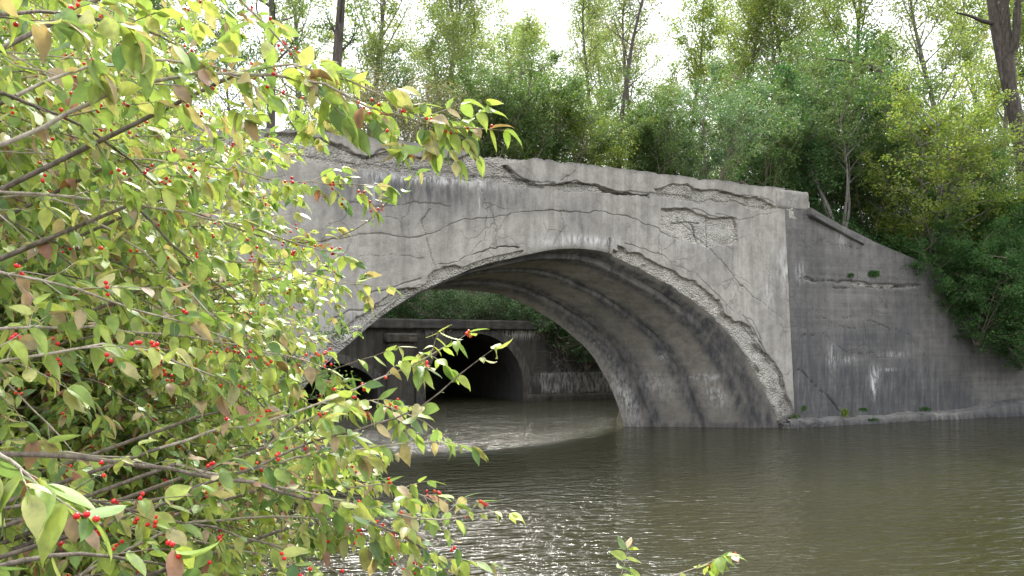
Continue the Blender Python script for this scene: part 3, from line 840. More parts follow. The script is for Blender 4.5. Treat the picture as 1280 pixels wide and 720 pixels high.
DKw = DKw + 0.8 * (1 - sstep(0.3, 0.9, Zw + 0.4 * fbm(Sw * 1.5, Zw, 92, 3)))
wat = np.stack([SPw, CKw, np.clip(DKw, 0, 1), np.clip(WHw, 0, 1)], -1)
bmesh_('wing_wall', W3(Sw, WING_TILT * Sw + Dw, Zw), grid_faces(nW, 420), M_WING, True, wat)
tw = np.stack([W3(Sw[-1], WING_TILT * Sw[-1] + Dw[-1], Zw[-1]), W3(Sw[-1], WING_TILT * Sw[-1] + 0.5, Zw[-1] - 0.02)])
bmesh_('wing_top', tw, grid_faces(2, 420), M_WING, False, np.zeros((2, 420, 4)))
rough_block('coping_slab', 0.95, 3.3, WING_TILT * 2 - 0.13, WING_TILT * 2 + 0.42, -0.23, 0.02, M_WING, bridge, 0.025, 14, zf=lambda A: np.interp(A, [0.95, 3.3], [6.72, 5.95]), attrv=(0, 0, 0.4, 0))

# footing ledge along the water
foot = thing('concrete_footing', 'rough pale concrete footing at the waterline below the dark wing wall', 'footing', tuple(W3(6, -0.5, 0)))
FO = np.array(W3(6, -0.5, 0))
ss = np.linspace(0.05, 22, 520); cs = np.linspace(0, 1, 26)[None]
A = ss[:, None]
wpro = WING_TILT * A + 0.03 - (0.30 + 0.22 * fbm(A * 0.8, 0 * A, 4, 4)) * np.sin(np.clip(cs * 1.25, 0, 1) * math.pi / 2) ** 0.8 * 1.0
ztopf = 0.26 + 0.14 * fbm(A * 0.7, 0 * A + 3, 14, 4) + 0.15 * sstep(7, 10, A) + 0.5 * sstep(9.5, 12.5, A) 
zpro = ztopf * (1 - 0.35 * cs) * (cs < 0.62) + (cs >= 0.62) * np.interp(cs, [0.6, 1], [0.75, -1]) * ztopf
wpro = wpro - 0.3 * sstep(8.5, 12, A) * cs
dn = 0.07 * fbm(A * 3.5 + 0 * cs, cs * 5 + A * 0.0, 16, 5)
V = W3(A + 0 * cs, wpro + dn, zpro + dn * 0.8)
fat = np.zeros(V.shape[:2] + (4,)); fat[..., 0] = np.clip(0.1 + fbm(A * 1.2, cs * 3, 6, 4) * 1.3, 0, 1); fat[..., 2] = np.clip(1.0 - zpro * 5.0, 0, 1) * 0.9 + 0.35 + 0.5 * sstep(7, 11, A)
mesh('ledge', V - FO, grid_faces(520, 26), M_WING, foot, True, fat)

# rusty rebar ends in the patch
# ------------------------------------------------------------------ culvert wall behind
cul = thing('culvert_portal', 'dark concrete culvert wall with round arched openings seen through the bridge arch', 'culvert', tuple(W3(-4, PW, 0)))
CO = np.array(W3(-4, PW, 0))
def arch_open(c, half, spring, rise):
    return lambda s: np.where(np.abs(s - c) < half, spring + rise * np.sqrt(np.clip(1 - ((s - c) / half) ** 2, 0, 1)), -1.2)
opn = [(-3.86, 2.35, 0.6, 2.42), (-10.6, 2.3, 0.6, 1.25), (-16.6, 2.3, .6, 1.25)]
cc = [np.linspace(-22, 7, 200)]
for c, h, a, b in opn:
    th_ = np.linspace(-1, 1, 61); cc.append(c + h * np.sin(th_ * math.pi / 2)); cc.append([c - h - 0.004, c - h + 0.001, c + h - 0.001, c + h + 0.004])
cc = np.unique(np.concatenate(cc))
bz = np.full(len(cc), -1.2)
for c, h, a, b in opn: bz = np.maximum(bz, arch_open(c, h, a, b)(cc))
nv_ = 70; vv = np.linspace(0, 1, nv_)[:, None]
Zc = bz[None] * (1 - vv) + 3.22 * vv; Sc = cc[None] + 0 * vv
Dc = 0.03 * fbm(Sc * 1.2, Zc * 1.2, 81, 5) + 0.12 * sstep(-0.3, 0.1, Sc) 
cat_ = np.zeros(Sc.shape + (4,))
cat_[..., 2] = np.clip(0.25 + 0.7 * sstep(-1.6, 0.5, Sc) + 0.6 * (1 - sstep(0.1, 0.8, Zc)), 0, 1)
cat_[..., 3] = np.clip(1.2 * np.exp(-((Zc - 3.1) / 0.22) ** 2) * sstep(-7, -5, Sc) * (1 - sstep(-0.6, 0.2, Sc)) + 1.1 * blob(Sc, Zc, 1.0, 0.95, 1.6, .25) + .9 * blob(Sc, Zc, 3.0, .9, .5, .4), 0, 1)
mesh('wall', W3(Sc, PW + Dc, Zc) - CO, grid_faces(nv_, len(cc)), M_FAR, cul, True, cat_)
for c, h, a, b in opn:        # the vaults behind the openings
    th_ = np.linspace(-1, 1, 41)
    s_ = c + h * np.sin(th_ * math.pi / 2); z_ = a + b * np.cos(th_ * math.pi / 2)
    s_ = np.concatenate([[c - h], s_, [c + h]]); z_ = np.concatenate([[-1.2], z_, [-1.2]])
    ww = np.linspace(0.0, 9, 20)[:, None]
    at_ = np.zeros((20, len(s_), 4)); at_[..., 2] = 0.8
    Vt = W3(s_[None] + 0 * ww, PW + 0.02 + ww, z_[None] + 0 * ww) - CO
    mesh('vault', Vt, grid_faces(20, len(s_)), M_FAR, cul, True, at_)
    e = Vt[-1]; ce = e.mean(0)
    q = len(e); jj = np.arange(q)
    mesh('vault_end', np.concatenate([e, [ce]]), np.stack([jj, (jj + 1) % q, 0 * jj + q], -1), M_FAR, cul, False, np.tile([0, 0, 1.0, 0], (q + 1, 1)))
    # raised arch ring
    ring = Acc()
    tt = np.linspace(-1, 1, 49) * math.pi / 2
    inn = np.stack([c + h * np.sin(tt), a + b * np.cos(tt)], -1); outr = np.stack([c + (h + .42) * np.sin(tt), a + (b + .36) * np.cos(tt)], -1)
    inn = np.concatenate([[[c - h, -1]], inn, [[c + h, -1]]]); outr = np.concatenate([[[c - h - .42, -1]], outr, [[c + h + .42, -1]]])
    V = np.stack([W3(inn[:, 0], PW + .03, inn[:, 1]), W3(inn[:, 0], PW - .07, inn[:, 1]), W3(outr[:, 0], PW - .07, outr[:, 1]), W3(outr[:, 0], PW + .1, outr[:, 1])])
    at_ = np.zeros((4, len(inn), 4)); at_[..., 2] = 0.35; at_[..., 3] = 0.1
    mesh('arch_ring', V - CO, grid_faces(4, len(inn)), M_FAR, cul, False, at_)
rough_block('cornice', -22, 0.1, PW - 0.22, PW + 0.5, 3.2, 3.62, M_FAR, cul, 0.03, 24, org=CO, attrv=(0, 0, .5, .0))
rough_block('cornice', 0.1, 7, PW - 0.02, PW + 0.5, 3.2, 3.5, M_FAR, cul, 0.06, 26, org=CO, attrv=(0.2, 0, .8, .1))
for sc_ in (-7.4, -13.6):
    rough_block('pilaster', sc_ - 0.55, sc_ + 0.55, PW - 0.45, PW + .05, -1.2, 2.62, M_FAR, cul, 0.03, 28, org=CO, attrv=(0, 0, .4, 0))
    rough_block('pilaster_cap', sc_ - 0.65, sc_ + 0.65, PW - 0.55, PW + .05, 2.62, 3.0, M_FAR, cul, 0.03, 29, org=CO, attrv=(0, 0, .1, .0))
rough_block('plinth', -1.4, 6.9, PW - 0.35, PW + .1, -0.6, 0.28, M_FAR, cul, 0.05, 33, org=CO, attrv=(0, 0, .3, .0))
rough_block('plinth', -0.6, 6.9, PW - 0.16, PW + .12, 0.28, 1.25, M_FAR, cul, 0.06, 34, org=CO, attrv=(0.1, 0, .6, .45))

# rubble at the pier foot and a slab on the left bank
rng = np.random.default_rng(7)
def rock(name, loc, r, mat, label, cat, group=None, flat=0.6, seed=0, attrv=(0.5, 0, 0.4, 0)):
    nu, nv2 = 16, 12
    a = np.linspace(0, 2 * math.pi, nu, endpoint=False)[None]; b = np.linspace(-math.pi / 2, math.pi / 2, nv2)[:, None]
    x = np.cos(b) * np.cos(a); y = np.cos(b) * np.sin(a); z = np.sin(b) + 0 * a
    d = 1 + 0.45 * fbm(x * 1.3 + 5 + z, y * 1.3 + z * .7 + seed, seed, 4)
    q = 0.55
    x, y, z = [np.sign(c_) * np.abs(c_) ** q for c_ in (x, y, z)]
    V = np.stack([x * d * r[0], y * d * r[1], z * d * r[2]], -1)
    i = np.arange(nv2 - 1)[:, None] * nu; j = np.arange(nu)[None]; j2 = (j + 1) % nu
    Q = np.stack([i + j, i + j2, i + nu + j2, i + nu + j], -1).reshape(-1, 4)
    o = mesh(name, V, Q, mat, None, False, np.tile(attrv, (nu * nv2, 1)))
    o.location = loc
    return tag(o, label, cat, group)
X, Y = at(245, 14.5)
rock('concrete_slab', (X, Y, th(X, Y) + 0.15), (1.1, 0.8, 0.22), M_FACE, 'pale broken concrete slab on the left bank, glimpsed through the leaves', 'slab', seed=3)
p = W3(-7.9, PW - 1.0, 0.06)
rock('broken_block', tuple(p), (0.45, 0.3, 0.24), M_FAR, 'squared dark block lying in the water before the culvert pilaster', 'stone block', seed=5, attrv=(0, 0, .4, 0))
for i_, (px_, Y_, r__, lb) in enumerate([(985, 24.3, .16, 'small broken concrete lump at the corner of arch foot and footing'), (1012, 24.7, .22, 'rounded lump of rubble on the footing just right of the arch'),
        (1060, 25.9, .2, 'dark lump of rubble midway along the footing'), (1120, 26.6, .26, 'flat chunk of rubble at the waterline under the white stain'), (1180, 27.3, .3, 'large rubble chunk below the draping bushes')]):
    x_, y_ = at(px_, Y_)
    rock('rubble_chunk', (x_, y_, 0.03), (r__ * 1.5, r__, r__ * .8), M_WING, lb, 'rubble', 'rubble at the foot of the wing wall', seed=20 + i_, attrv=(.3, 0, .9, 0))

# ------------------------------------------------------------------ plants
def curve(p0, d0, L_, n, rng, up=0.0, wob=0.12):
    p = np.array(p0, float); d = np.array(d0, float); d /= np.linalg.norm(d)
    P = [p.copy()]
    st = L_ / (n - 1)
    for _ in range(n - 1):
        d = d + rng.normal(0, wob, 3) + np.array([0, 0, up])
        d /= np.linalg.norm(d)
        p = p + d * st
        P.append(p.copy())
    return np.array(P)

def plant_mesh(seed, H, R, tr, stems=1, h0=0.35, spread=0.3, limbs=16, twigs=5, nleaf=5000, ls=0.08, clump=0.28, up=0.05, lean=(0, 0), flat=1.0, top_r=0.45, under=False, tsides=6, drop=0.0):
    """returns (wood Acc, leaf verts, leaf faces) in local coordinates"""
    rng = np.random.default_rng(seed)
    wood = Acc(); cl = []; wt_ = []
    for k_ in range(stems):
        a = rng.uniform(0, 2 * math.pi)
        sp = spread * (0.5 + rng.random()) if stems > 1 else 0.0
        d = np.array([math.cos(a) * sp + lean[0], math.sin(a) * sp + lean[1], 1.0])
        h = H * (rng.uniform(0.7, 1.0) if stems > 1 else 1.0)
        base = np.array([math.cos(a), math.sin(a), 0]) * (0.05 * stems * tr * 4 if stems > 1 else 0); base[2] = -0.25
        P = curve(base, d, h, 12, rng, up=0.02, wob=0.06)
        r = tr * (0.75 if stems > 1 else 1) * np.linspace(1, 0.12, 12) ** 0.9
        r[0] *= 1.35
        wood.tube(P, r, 8 if stems == 1 else 6)
        nl = max(3, limbs // stems)
        for j in range(nl):
            f = h0 + (0.97 - h0) * (j + rng.random()) / nl
            q = P[0] + 0; i = f * 11; i0 = int(i); q = P[i0] * (1 - (i - i0)) + P[min(i0 + 1, 11)] * (i - i0)
            az_ = j * 2.4 + rng.uniform(-0.5, 0.5) + k_
            g = (f - h0) / (1 - h0)
            prof = math.sin(math.pi * (0.18 + 0.74 * g)) ** 0.7
            prof = prof * (1 - g) + prof * g * top_r * 2 if g > 0.5 else prof
            Ll = R * prof * rng.uniform(0.6, 1.15)
            e = rng.uniform(0.15, 0.9) + up * 3 - drop * 2
            dd = np.array([math.cos(az_), math.sin(az_), e])
            Q = curve(q, dd, Ll, 7, rng, up=up - drop, wob=0.13)
            r0 = max(0.008, tr * 0.38 * (1 - 0.6 * f)) if stems == 1 else max(0.006, tr * .4)
            wood.tube(Q, r0 * np.linspace(1, 0.15, 7), 4)
            for pt in Q[3:]: cl.append(pt); wt_.append(0.5)
            for m_ in range(twigs):
                i_ = rng.integers(2, 7); dq = Q[min(i_, 6)] - Q[i_ - 1]
                dq = dq / (np.linalg.norm(dq) + 1e-9) + rng.normal(0, 0.65, 3)
                Tq = curve(Q[i_], dq, Ll * rng.uniform(0.25, 0.5), 4, rng, up=up * 0.5 - drop, wob=0.15)
                wood.tube(Tq, r0 * 0.35 * np.linspace(1, 0.25, 4), 3)
                for pt in Tq[1:]: cl.append(pt); wt_.append(1.0)
        for pt in P[int(12 * max(h0, .5)):]: cl.append(pt); wt_.append(0.3)
    cl = np.array(cl); wt_ = np.array(wt_); 
    wt_ = wt_ * rng.gamma(1.3, 1.0, len(wt_)); wt_ /= wt_.sum()
    idx = rng.choice(len(cl), nleaf, p=wt_)
    o = rng.normal(0, 1, (nleaf, 3)); o *= (rng.random((nleaf, 1)) ** 0.4) / (np.linalg.norm(o, axis=1)[:, None] + 1e-9)
    o = o * clump * np.array([1, 1, 0.7]) * rng.uniform(0.5, 1.4, (len(cl), 1))[idx]
    Pp = cl[idx] + o
    Pp[:, 2] = np.maximum(Pp[:, 2], 0.05 if not under else -9)
    Dn = rng.normal(0, 1, (nleaf, 3)); Dn[:, 2] = Dn[:, 2] * 0.5 - 0.3
    Nn = rng.normal(0, 0.75, (nleaf, 3)) + np.array([0, 0, 1.0])
    V, f = leaves(Pp, Dn, Nn, ls * rng.uniform(0.6, 1.3, nleaf), 's', 1.15)
    return wood, V, f

protos = {}
PLANTS = []
def plant(kind, loc, label, cat, mat, wood=M_BARKG, rot=0.0, sc=1.0, group=None, name=None, **kw):
    """kind: key of a shared prototype"""
    key = (kind, mat.name, wood.name)
    if key not in protos:
        w, V, f = plant_mesh(**kw)
        protos[key] = (w, V, f, None)
        t = thing(name or 'tree', label, cat, loc, group)
        a = w.build('trunk' if cat == 'tree' else 'stems', wood, t, True)
        b = mesh('crown' if cat == 'tree' else 'foliage', V, f, mat, t)
        protos[key] = (a, b)
    else:
        a0, b0 = protos[key]
        t = thing(name or 'tree', label, cat, loc, group)
        for q in (a0, b0):
            c = q.copy(); COL.objects.link(c); c.parent = t
    t.rotation_euler = (0, 0, rot); t.scale = (sc, sc, sc)
    return t

def bp(px, Y, dz=0.0):
    x, y = at(px, Y)
    return (x, y, th(x, y) + dz)

def dp(px, w, z=6.95):
    """a point on the deck: image column px, distance w behind the face"""
    s, _ = sz_face(px, 300, w)
    p = W3(s, w, z); return tuple(p)

SH = 'shrubs growing along the old bridge deck'
# --- shrubs on the deck
plant('deckA', dp(612, 1.4), 'bushy green shrub behind the parapet, left of the slender dark trunk', 'shrub', M_GRN, M_TWIGD, 0, 1, SH, 'deck_shrub', seed=1, H=3.4, R=1.5, tr=0.03, stems=9, h0=0.12, spread=0.42, limbs=54, twigs=5, nleaf=15000, ls=0.07, clump=0.22, top_r=.5)
plant('deckA', dp(705, 1.6), 'green shrub behind the parapet touching the slender dark trunk', 'shrub', M_GRN, M_TWIGD, 2.1, 1.02, SH, 'deck_shrub')
plant('deckB', dp(672, 2.2), 'lighter green shrub crowded between two darker deck shrubs', 'shrub', M_YEL, M_TWIGD, 0.6, 1.05, SH, 'deck_shrub', seed=2, H=3.3, R=1.4, tr=0.025, stems=8, h0=0.15, spread=0.4, limbs=48, twigs=5, nleaf=9000, ls=0.07, clump=0.2)
plant('deckA', dp(800, 1.8), 'green shrub above the middle of the parapet, right of the slender trunk', 'shrub', M_GRN, M_TWIGD, 4.0, 0.98, SH, 'deck_shrub')
plant('deckC', dp(885, 1.6), 'blue green shrub with fanning bare stems behind the right part of the parapet', 'shrub', M_BLU, M_TWIGD, 0.3, 1.0, SH, 'deck_shrub', seed=3, H=3.7, R=1.6, tr=0.028, stems=13, h0=0.35, spread=0.5, limbs=60, twigs=5, nleaf=15000, ls=0.062, clump=0.2)
plant('deckC', dp(840, 2.3), 'blue green shrub squeezed behind its neighbours at mid parapet', 'shrub', M_BLU, M_TWIGD, 2.3, .9, SH, 'deck_shrub')
plant('deckA', dp(955, 2.0), 'full green shrub over the right end of the parapet', 'shrub', M_GRN, M_TWIGD, 5.2, 1.1, SH, 'deck_shrub')
plant('deckD', dp(498, 1.3), 'thin brownish shrub with many bare twigs behind the left parapet', 'shrub', M_OLV, M_TWIGD, 0.3, 1.0, SH, 'deck_shrub', seed=4, H=2.6, R=1.3, tr=0.022, stems=12, h0=0.15, spread=0.45, limbs=60, twigs=6, nleaf=4200, ls=0.055, clump=0.2)
plant('deckD', dp(560, 1.9), 'sparse brownish twiggy shrub between the berry spray and the green deck shrubs', 'shrub', M_OLV, M_TWIGD, 2.3, 1.05, SH, 'deck_shrub')
plant('deckD', dp(440, 1.9), 'low twiggy shrub beside the tree at the left end of the parapet', 'shrub', M_OLV, M_TWIGD, 4.3, .9, SH, 'deck_shrub')

plant('deckB', dp(748, 1.3), 'low yellow green shrub just left of the slender dark trunk base', 'shrub', M_YEL, M_TWIGD, 1.6, 0.85, SH, 'deck_shrub')
plant('deckA', dp(645, 1.2), 'dark hearted green shrub close behind the chipped parapet top', 'shrub', M_GRN, M_TWIGD, 3.1, 0.9, SH, 'deck_shrub')
plant('deckA', dp(830, 1.2), 'green shrub pressed against the parapet left of the fanning stems', 'shrub', M_GRN, M_TWIGD, 1.2, 0.85, SH, 'deck_shrub')

# --- slender tree on the deck
plant('slim', dp(770, 1.9), 'slender dark bare trunked tree rising behind the middle of the parapet', 'tree', M_OLV, M_BARK, 0, 1, None, 'slender_tree', seed=11, H=9.5, R=1.9, tr=0.085, h0=0.35, limbs=16, twigs=4, nleaf=1300, ls=0.07, clump=0.3, up=0.12)
plant('slimB', dp(408, 1.6), 'dark trunked tree standing at the left end of the parapet', 'tree', M_GRN, M_BARK, 0, 1, None, 'slender_tree', seed=12, H=9.5, R=2.6, tr=0.15, h0=0.3, limbs=18, twigs=5, nleaf=5000, ls=0.075, clump=0.32, up=0.08)
plant('slimB', dp(340, 3.6, 6.8), 'second dark trunked tree left of the parapet end, behind the red berries', 'tree', M_GRN, M_BARK, 2, .95, None, 'slender_tree')

# --- thin pale woods behind
GW = 'pale thin woodland trees behind the bridge'
kwA = dict(seed=21, H=11, R=2.6, tr=0.11, h0=0.2, limbs=30, twigs=6, nleaf=11000, ls=0.095, clump=0.42, up=0.12)
plant('paleA', bp(628, 41), 'pale airy tree against the white sky above the left half of the bridge', 'tree', M_PAL, M_BARKG, 0, 1.28, GW, 'thin_tree', **kwA)
plant('paleA', bp(708, 43), 'narrow thin tree in the sky gap left of the slender trunk', 'tree', M_PAL, M_BARKG, 1.5, 1.05, GW, 'thin_tree')
kwB = dict(seed=22, H=15, R=3.0, tr=0.15, h0=0.18, limbs=40, twigs=6, nleaf=18000, ls=0.105, clump=0.5, up=0.16)
plant('paleB', bp(845, 44), 'tall yellowish tree just right of the slender bare trunk', 'tree', M_YEL, M_BARKG, 0, 1.1, GW, 'thin_tree', **kwB)
plant('paleC', bp(905, 45), 'tall pale tree behind the yellowish one over the middle right deck', 'tree', M_PAL, M_BARKG, 1, 1.2, GW, 'thin_tree', **dict(kwB, seed=23, nleaf=17000))
plant('paleB', bp(965, 42), 'tall yellow green tree above the right part of the parapet', 'tree', M_YEL, M_BARKG, 2.2, 1.15, GW, 'thin_tree')
plant('paleC', bp(1010, 43), 'tall pale tree behind the yellow green one near the parapet end', 'tree', M_PAL, M_BARKG, 3.1, 1.25, GW, 'thin_tree')
plant('paleB', bp(1068, 37), 'tall thin tree with dark straight trunk over the end of the parapet', 'tree', M_YEL, M_BARK, 4.4, 1.15, GW, 'thin_tree', **dict(kwB, seed=24, nleaf=12000, h0=.3))
plant('paleC', bp(795, 46), 'faint pale tree far behind the slender trunk', 'tree', M_PAL, M_BARKG, 5.1, 1.2, GW, 'thin_tree')
plant('paleA', bp(1125, 48), 'small sparse tree in the bright sky gap at right', 'tree', M_PAL, M_BARKG, 3, 1.15, GW, 'thin_tree')
plant('paleC', bp(1196, 37), 'tall leafy tree with upright trunk left of the big leaning trunk', 'tree', M_PAL, M_BARKG, 4, 1.15, GW, 'thin_tree')
plant('paleB', bp(1232, 42), 'tall tree showing between the big leaning trunk and its left neighbour', 'tree', M_YEL, M_BARKG, .7, 1.15, GW, 'thin_tree')
plant('paleC', bp(1330, 40), 'tall tree at the right edge behind the big leaning trunk', 'tree', M_PAL, M_BARKG, 2, 1.3, GW, 'thin_tree')
plant('paleA', bp(480, 38), 'grey green tree in the sky right of the left dark trunk', 'tree', M_GRN, M_BARK, 4, .98, GW, 'thin_tree', **dict(kwA, seed=25, nleaf=9000))
plant('paleA', bp(555, 40), 'low airy tree between the berry spray and the pale tree', 'tree', M_PAL, M_BARKG, 5, .82, GW, 'thin_tree')
plant('paleA', bp(300, 36), 'grey green tree behind the upper left leaves', 'tree', M_GRN, M_BARK, 1, 1.1, GW, 'thin_tree')
plant('paleA', bp(590, 43), 'broad pale tree between the berry spray and the airy tree', 'tree', M_PAL, M_BARKG, 2.5, 1.3, GW, 'thin_tree')
plant('paleC', bp(668, 46), 'pale tree filling the sky right of the airy tree', 'tree', M_PAL, M_BARKG, 2.9, 1.0, GW, 'thin_tree')
plant('paleA', bp(520, 45), 'hazy tree right of the left dark trunks, far back', 'tree', M_PAL, M_BARKG, 0.9, 1.15, GW, 'thin_tree')
plant('paleC', bp(820, 38.5), 'pale tree directly right of the slender dark trunk', 'tree', M_PAL, M_BARKG, 1.9, .95, GW, 'thin_tree')
for i_, (px_, Y_, sc_, k_, lb) in enumerate([(455, 42, 1.3, 'paleC', 'tall hazy tree directly right of the left dark trunks'), (545, 47, 1.35, 'paleC', 'tall hazy tree above the tip of the berry spray'),
        (610, 50, 1.45, 'paleC', 'tall hazy tree farthest back left of the sky gap'), (375, 44, 1.25, 'paleC', 'hazy tree between the two left dark trunks'), (650, 43.5, 1.3, 'paleA', 'airy pale tree with top just left of the sky gap'),
        (500, 40, 1.1, 'paleA', 'airy tree over the twiggy deck shrubs'), (745, 50, 1.2, 'paleC', 'hazy tree right at the foot of the sky gap')]):
    plant(k_, bp(px_, Y_), lb, 'tree', M_PAL, M_BARKG, i_ * 1.9, sc_, GW, 'thin_tree')
# woods to the far sides and behind (reflected and filling the horizon)
for i_, (px_, Y_, sc_, lb) in enumerate([(900, 52, 1.5, 'distant tall tree far behind the middle right of the deck'), (1000, 55, 1.5, 'distant tall tree at the back, in line with the end of the parapet'),
        (1130, 60, 1.2, 'distant thin tree low in the bright sky gap at right'), (1250, 54, 1.5, 'distant tree seen behind the fork of the big leaning trunk'), (1290, 46, 1.4, 'distant tree at the right edge, beyond the big leaning trunk'),
        (180, 46, 1.1, 'distant tree hidden behind the upper left honeysuckle'), (60, 42, 1.1, 'distant tree at the far left edge behind the honeysuckle'), (760, 56, 1.15, 'distant tree faint behind the slender dark trunk')]):
    plant('paleB' if i_ % 2 else 'paleC', bp(px_, Y_), lb, 'tree', M_YEL if i_ % 2 else M_PAL, M_BARKG, i_ * 1.3, sc_, 'far back trees of the wood', 'thin_tree')

# --- mid shrubs and understorey between
kwS = dict(seed=31, H=5.5, R=2.4, tr=0.05, stems=7, h0=0.12, spread=0.35, limbs=56, twigs=6, nleaf=15000, ls=0.085, clump=0.34)
GU = 'understorey shrubs of the wood behind the bridge'
kwS2 = dict(kwS, seed=32)
und = [('undA', M_GRN, 590, 41, 1.0, 'mid green understorey shrub behind the leftmost deck shrubs'),
       ('undA', M_GRN, 665, 42, 1.15, 'mid green understorey shrub under the pale airy tree'),
       ('undB', M_BLU, 745, 43, 1.1, 'blue green understorey shrub behind the slender trunk'),
       ('undA', M_GRN, 830, 43, 1.25, 'rounded green understorey shrub at the foot of the yellowish tree'),
       ('undC', M_DRK, 905, 43, 1.3, 'dark green understorey shrub behind the blue green deck shrub'),
       ('undA', M_GRN, 975, 36, 1.45, 'tall green understorey shrub behind the right parapet'),
       ('undC', M_DRK, 1040, 36, 1.45, 'dark tall understorey shrub beyond the parapet end'),
       ('undB', M_BLU, 1110, 38, 1.2, 'blue green shrub below the sky gap at right'),
       ('undA', M_GRN, 1190, 38, 1.3, 'green shrub beneath the upright trees at right'),
       ('undB', M_BLU, 520, 39, .75, 'low blue green shrub behind the twiggy left deck shrubs'),
       ('undA', M_GRN, 420, 37, .9, 'green shrub behind the left end of the parapet')]
for kd, mt, px_, Y_, sc_, lb in und:
    plant(kd, bp(px_, Y_), lb, 'shrub', mt, M_TWIGD, px_ * 0.013, sc_, GU, 'woodland_shrub', **dict(kwS, seed={'undA': 31, 'undB': 32, 'undC': 33}[kd]))

# --- right embankment
GE = 'shrubs on the right embankment'
kwE = dict(seed=41, H=4.8, R=2.1, tr=0.05, stems=7, h0=0.1, spread=0.4, limbs=60, twigs=6, nleaf=21000, ls=0.085, clump=0.32)
plant('embA', bp(955, 28.5), 'dark green shrub directly behind the last stretch of parapet', 'shrub', M_DRK, M_TWIGD, 0, 1.05, GE, 'embankment_shrub', **kwE)
plant('embA', bp(1035, 30.5), 'deep green shrub behind the bare stemmed small tree', 'shrub', M_DRK, M_TWIGD, 2, 1.25, GE, 'embankment_shrub')
plant('embB', bp(1000, 30), 'mid green shrub rising behind the broken parapet end', 'shrub', M_GRN, M_TWIGD, 2, 1.2, GE, 'embankment_shrub', **dict(kwE, seed=42))
plant('embB', bp(1085, 30.5), 'mid green shrub above the sloping wing wall', 'shrub', M_GRN, M_TWIGD, 4, 1.25, GE, 'embankment_shrub')
plant('embB', bp(1150, 33), 'broad green shrub on the hill below the sky gap', 'shrub', M_GRN, M_TWIGD, 5, 1.25, GE, 'embankment_shrub')
plant('embA', bp(1215, 32), 'dark shrub on the hill left of the big leaning trunk', 'shrub', M_DRK, M_TWIGD, 5.5, 1.2, GE, 'embankment_shrub')
plant('embA', bp(1300, 31), 'dark shrub around the foot of the big leaning trunk', 'shrub', M_DRK, M_TWIGD, 3.5, 1.3, GE, 'embankment_shrub')
# bare-stemmed tree by the wing wall top
plant('bare', bp(1050, 27.4), 'small tree with several bare leaning stems beside the coping of the wing wall', 'tree', M_GRN, M_BARKG, 0.6, 1, None, 'small_tree', seed=51, H=4.6, R=1.7, tr=0.085, stems=6, h0=0.5, spread=0.35, limbs=36, twigs=5, nleaf=9000, ls=0.075, clump=0.3)
# bright overhanging one
plant('maple', bp(1158, 28.2), 'light yellow green leafy small tree arching over the wing wall', 'tree', M_YEL, M_BARKG, 0, 1.0, None, 'small_tree', seed=52, H=6.2, R=3.2, tr=0.08, stems=5, h0=0.12, spread=0.35, limbs=70, twigs=6, nleaf=30000, ls=0.09, clump=0.34, drop=0.02, lean=(-.05, -.15))
GD = 'dark bushes draping the right end of the wing wall'
mk = dict(seed=53, H=5.6, R=2.7, tr=0.05, stems=9, h0=0.03, spread=0.5, limbs=80, twigs=6, nleaf=42000, ls=0.095, clump=0.34, drop=0.05, under=True, lean=(-0.05, -0.2))
def mp_(px, Y, z): x, y = at(px, Y); return (x, y, z)
plant('mass', mp_(1262, 28.9, 3.8), 'dense dark green leafy bush hanging down the right end of the wing wall', 'shrub', M_IVY, M_TWIGD, 0, 1.0, GD, 'draping_bush', **mk)
plant('mass', mp_(1188, 27.5, 3.7), 'dark green bush draping the wing wall right below the light small tree', 'shrub', M_IVY, M_TWIGD, 0.35, 0.62, GD, 'draping_bush')
plant('mass', mp_(1222, 27.4, 2.7), 'dark green bush lowest over the sloping foot of the wing wall', 'shrub', M_IVY, M_TWIGD, 1.35, 0.68, GD, 'draping_bush')
plant('mass', mp_(1290, 27.5, 1.7), 'dark green bush at the right edge of the view close above the water', 'shrub', M_IVY, M_TWIGD, -0.4, 0.75, GD, 'draping_bush')
plant('mass', bp(1245, 31.0, 0.2), 'dark green bush higher on the slope behind the draping bushes', 'shrub', M_IVY, M_TWIGD, 0.9, 1.0, GD, 'draping_bush')
plant('mass', bp(1185, 30.3, 0.0), 'dark green bush filling the hollow behind the light small tree', 'shrub', M_IVY, M_TWIGD, 0.3, .8, GD, 'draping_bush')

# --- big leaning tree at right
big = thing('leaning_tree', 'large dark leaning forked trunk at the top right edge', 'tree', bp(1297, 30.5), None)
bl = np.array(bp(1297, 30.5))
bw = Acc()
def ph(pts): return np.array([at(a, c, b) for a, b, c in pts]) - bl
def dens(P, n=24):
    P = np.asarray(P, float); d = np.concatenate([[0], np.cumsum(np.linalg.norm(np.diff(P, axis=0), axis=1))])
    t_ = np.linspace(0, d[-1], n); return np.stack([np.interp(t_, d, P[:, i]) for i in range(3)], -1)
def smoothp(P, n=24):
    Q = dens(P, n)
    for _ in range(3):
        Q[1:-1] = (Q[:-2] + 2 * Q[1:-1] + Q[2:]) / 4
    return Q
rb_ = np.random.default_rng(3)
bw.tube(smoothp(np.concatenate([[[0, 0, -0.4]], ph([(1280, 190, 30.4), (1262, 110, 30.2), (1250, 60, 30), (1243, 20, 30)]), ph([(1236, -40, 30), (1225, -120, 30), (1228, -220, 30)])]), 30), np.linspace(0.36, 0.12, 30) ** 0.95, 10)
bw.tube(smoothp(ph([(1262, 110, 30.2), (1258, 60, 30.0), (1253, 10, 29.8), (1250, -60, 29.6), (1262, -180, 29.5)]), 20), np.linspace(0.26, 0.10, 20), 8)
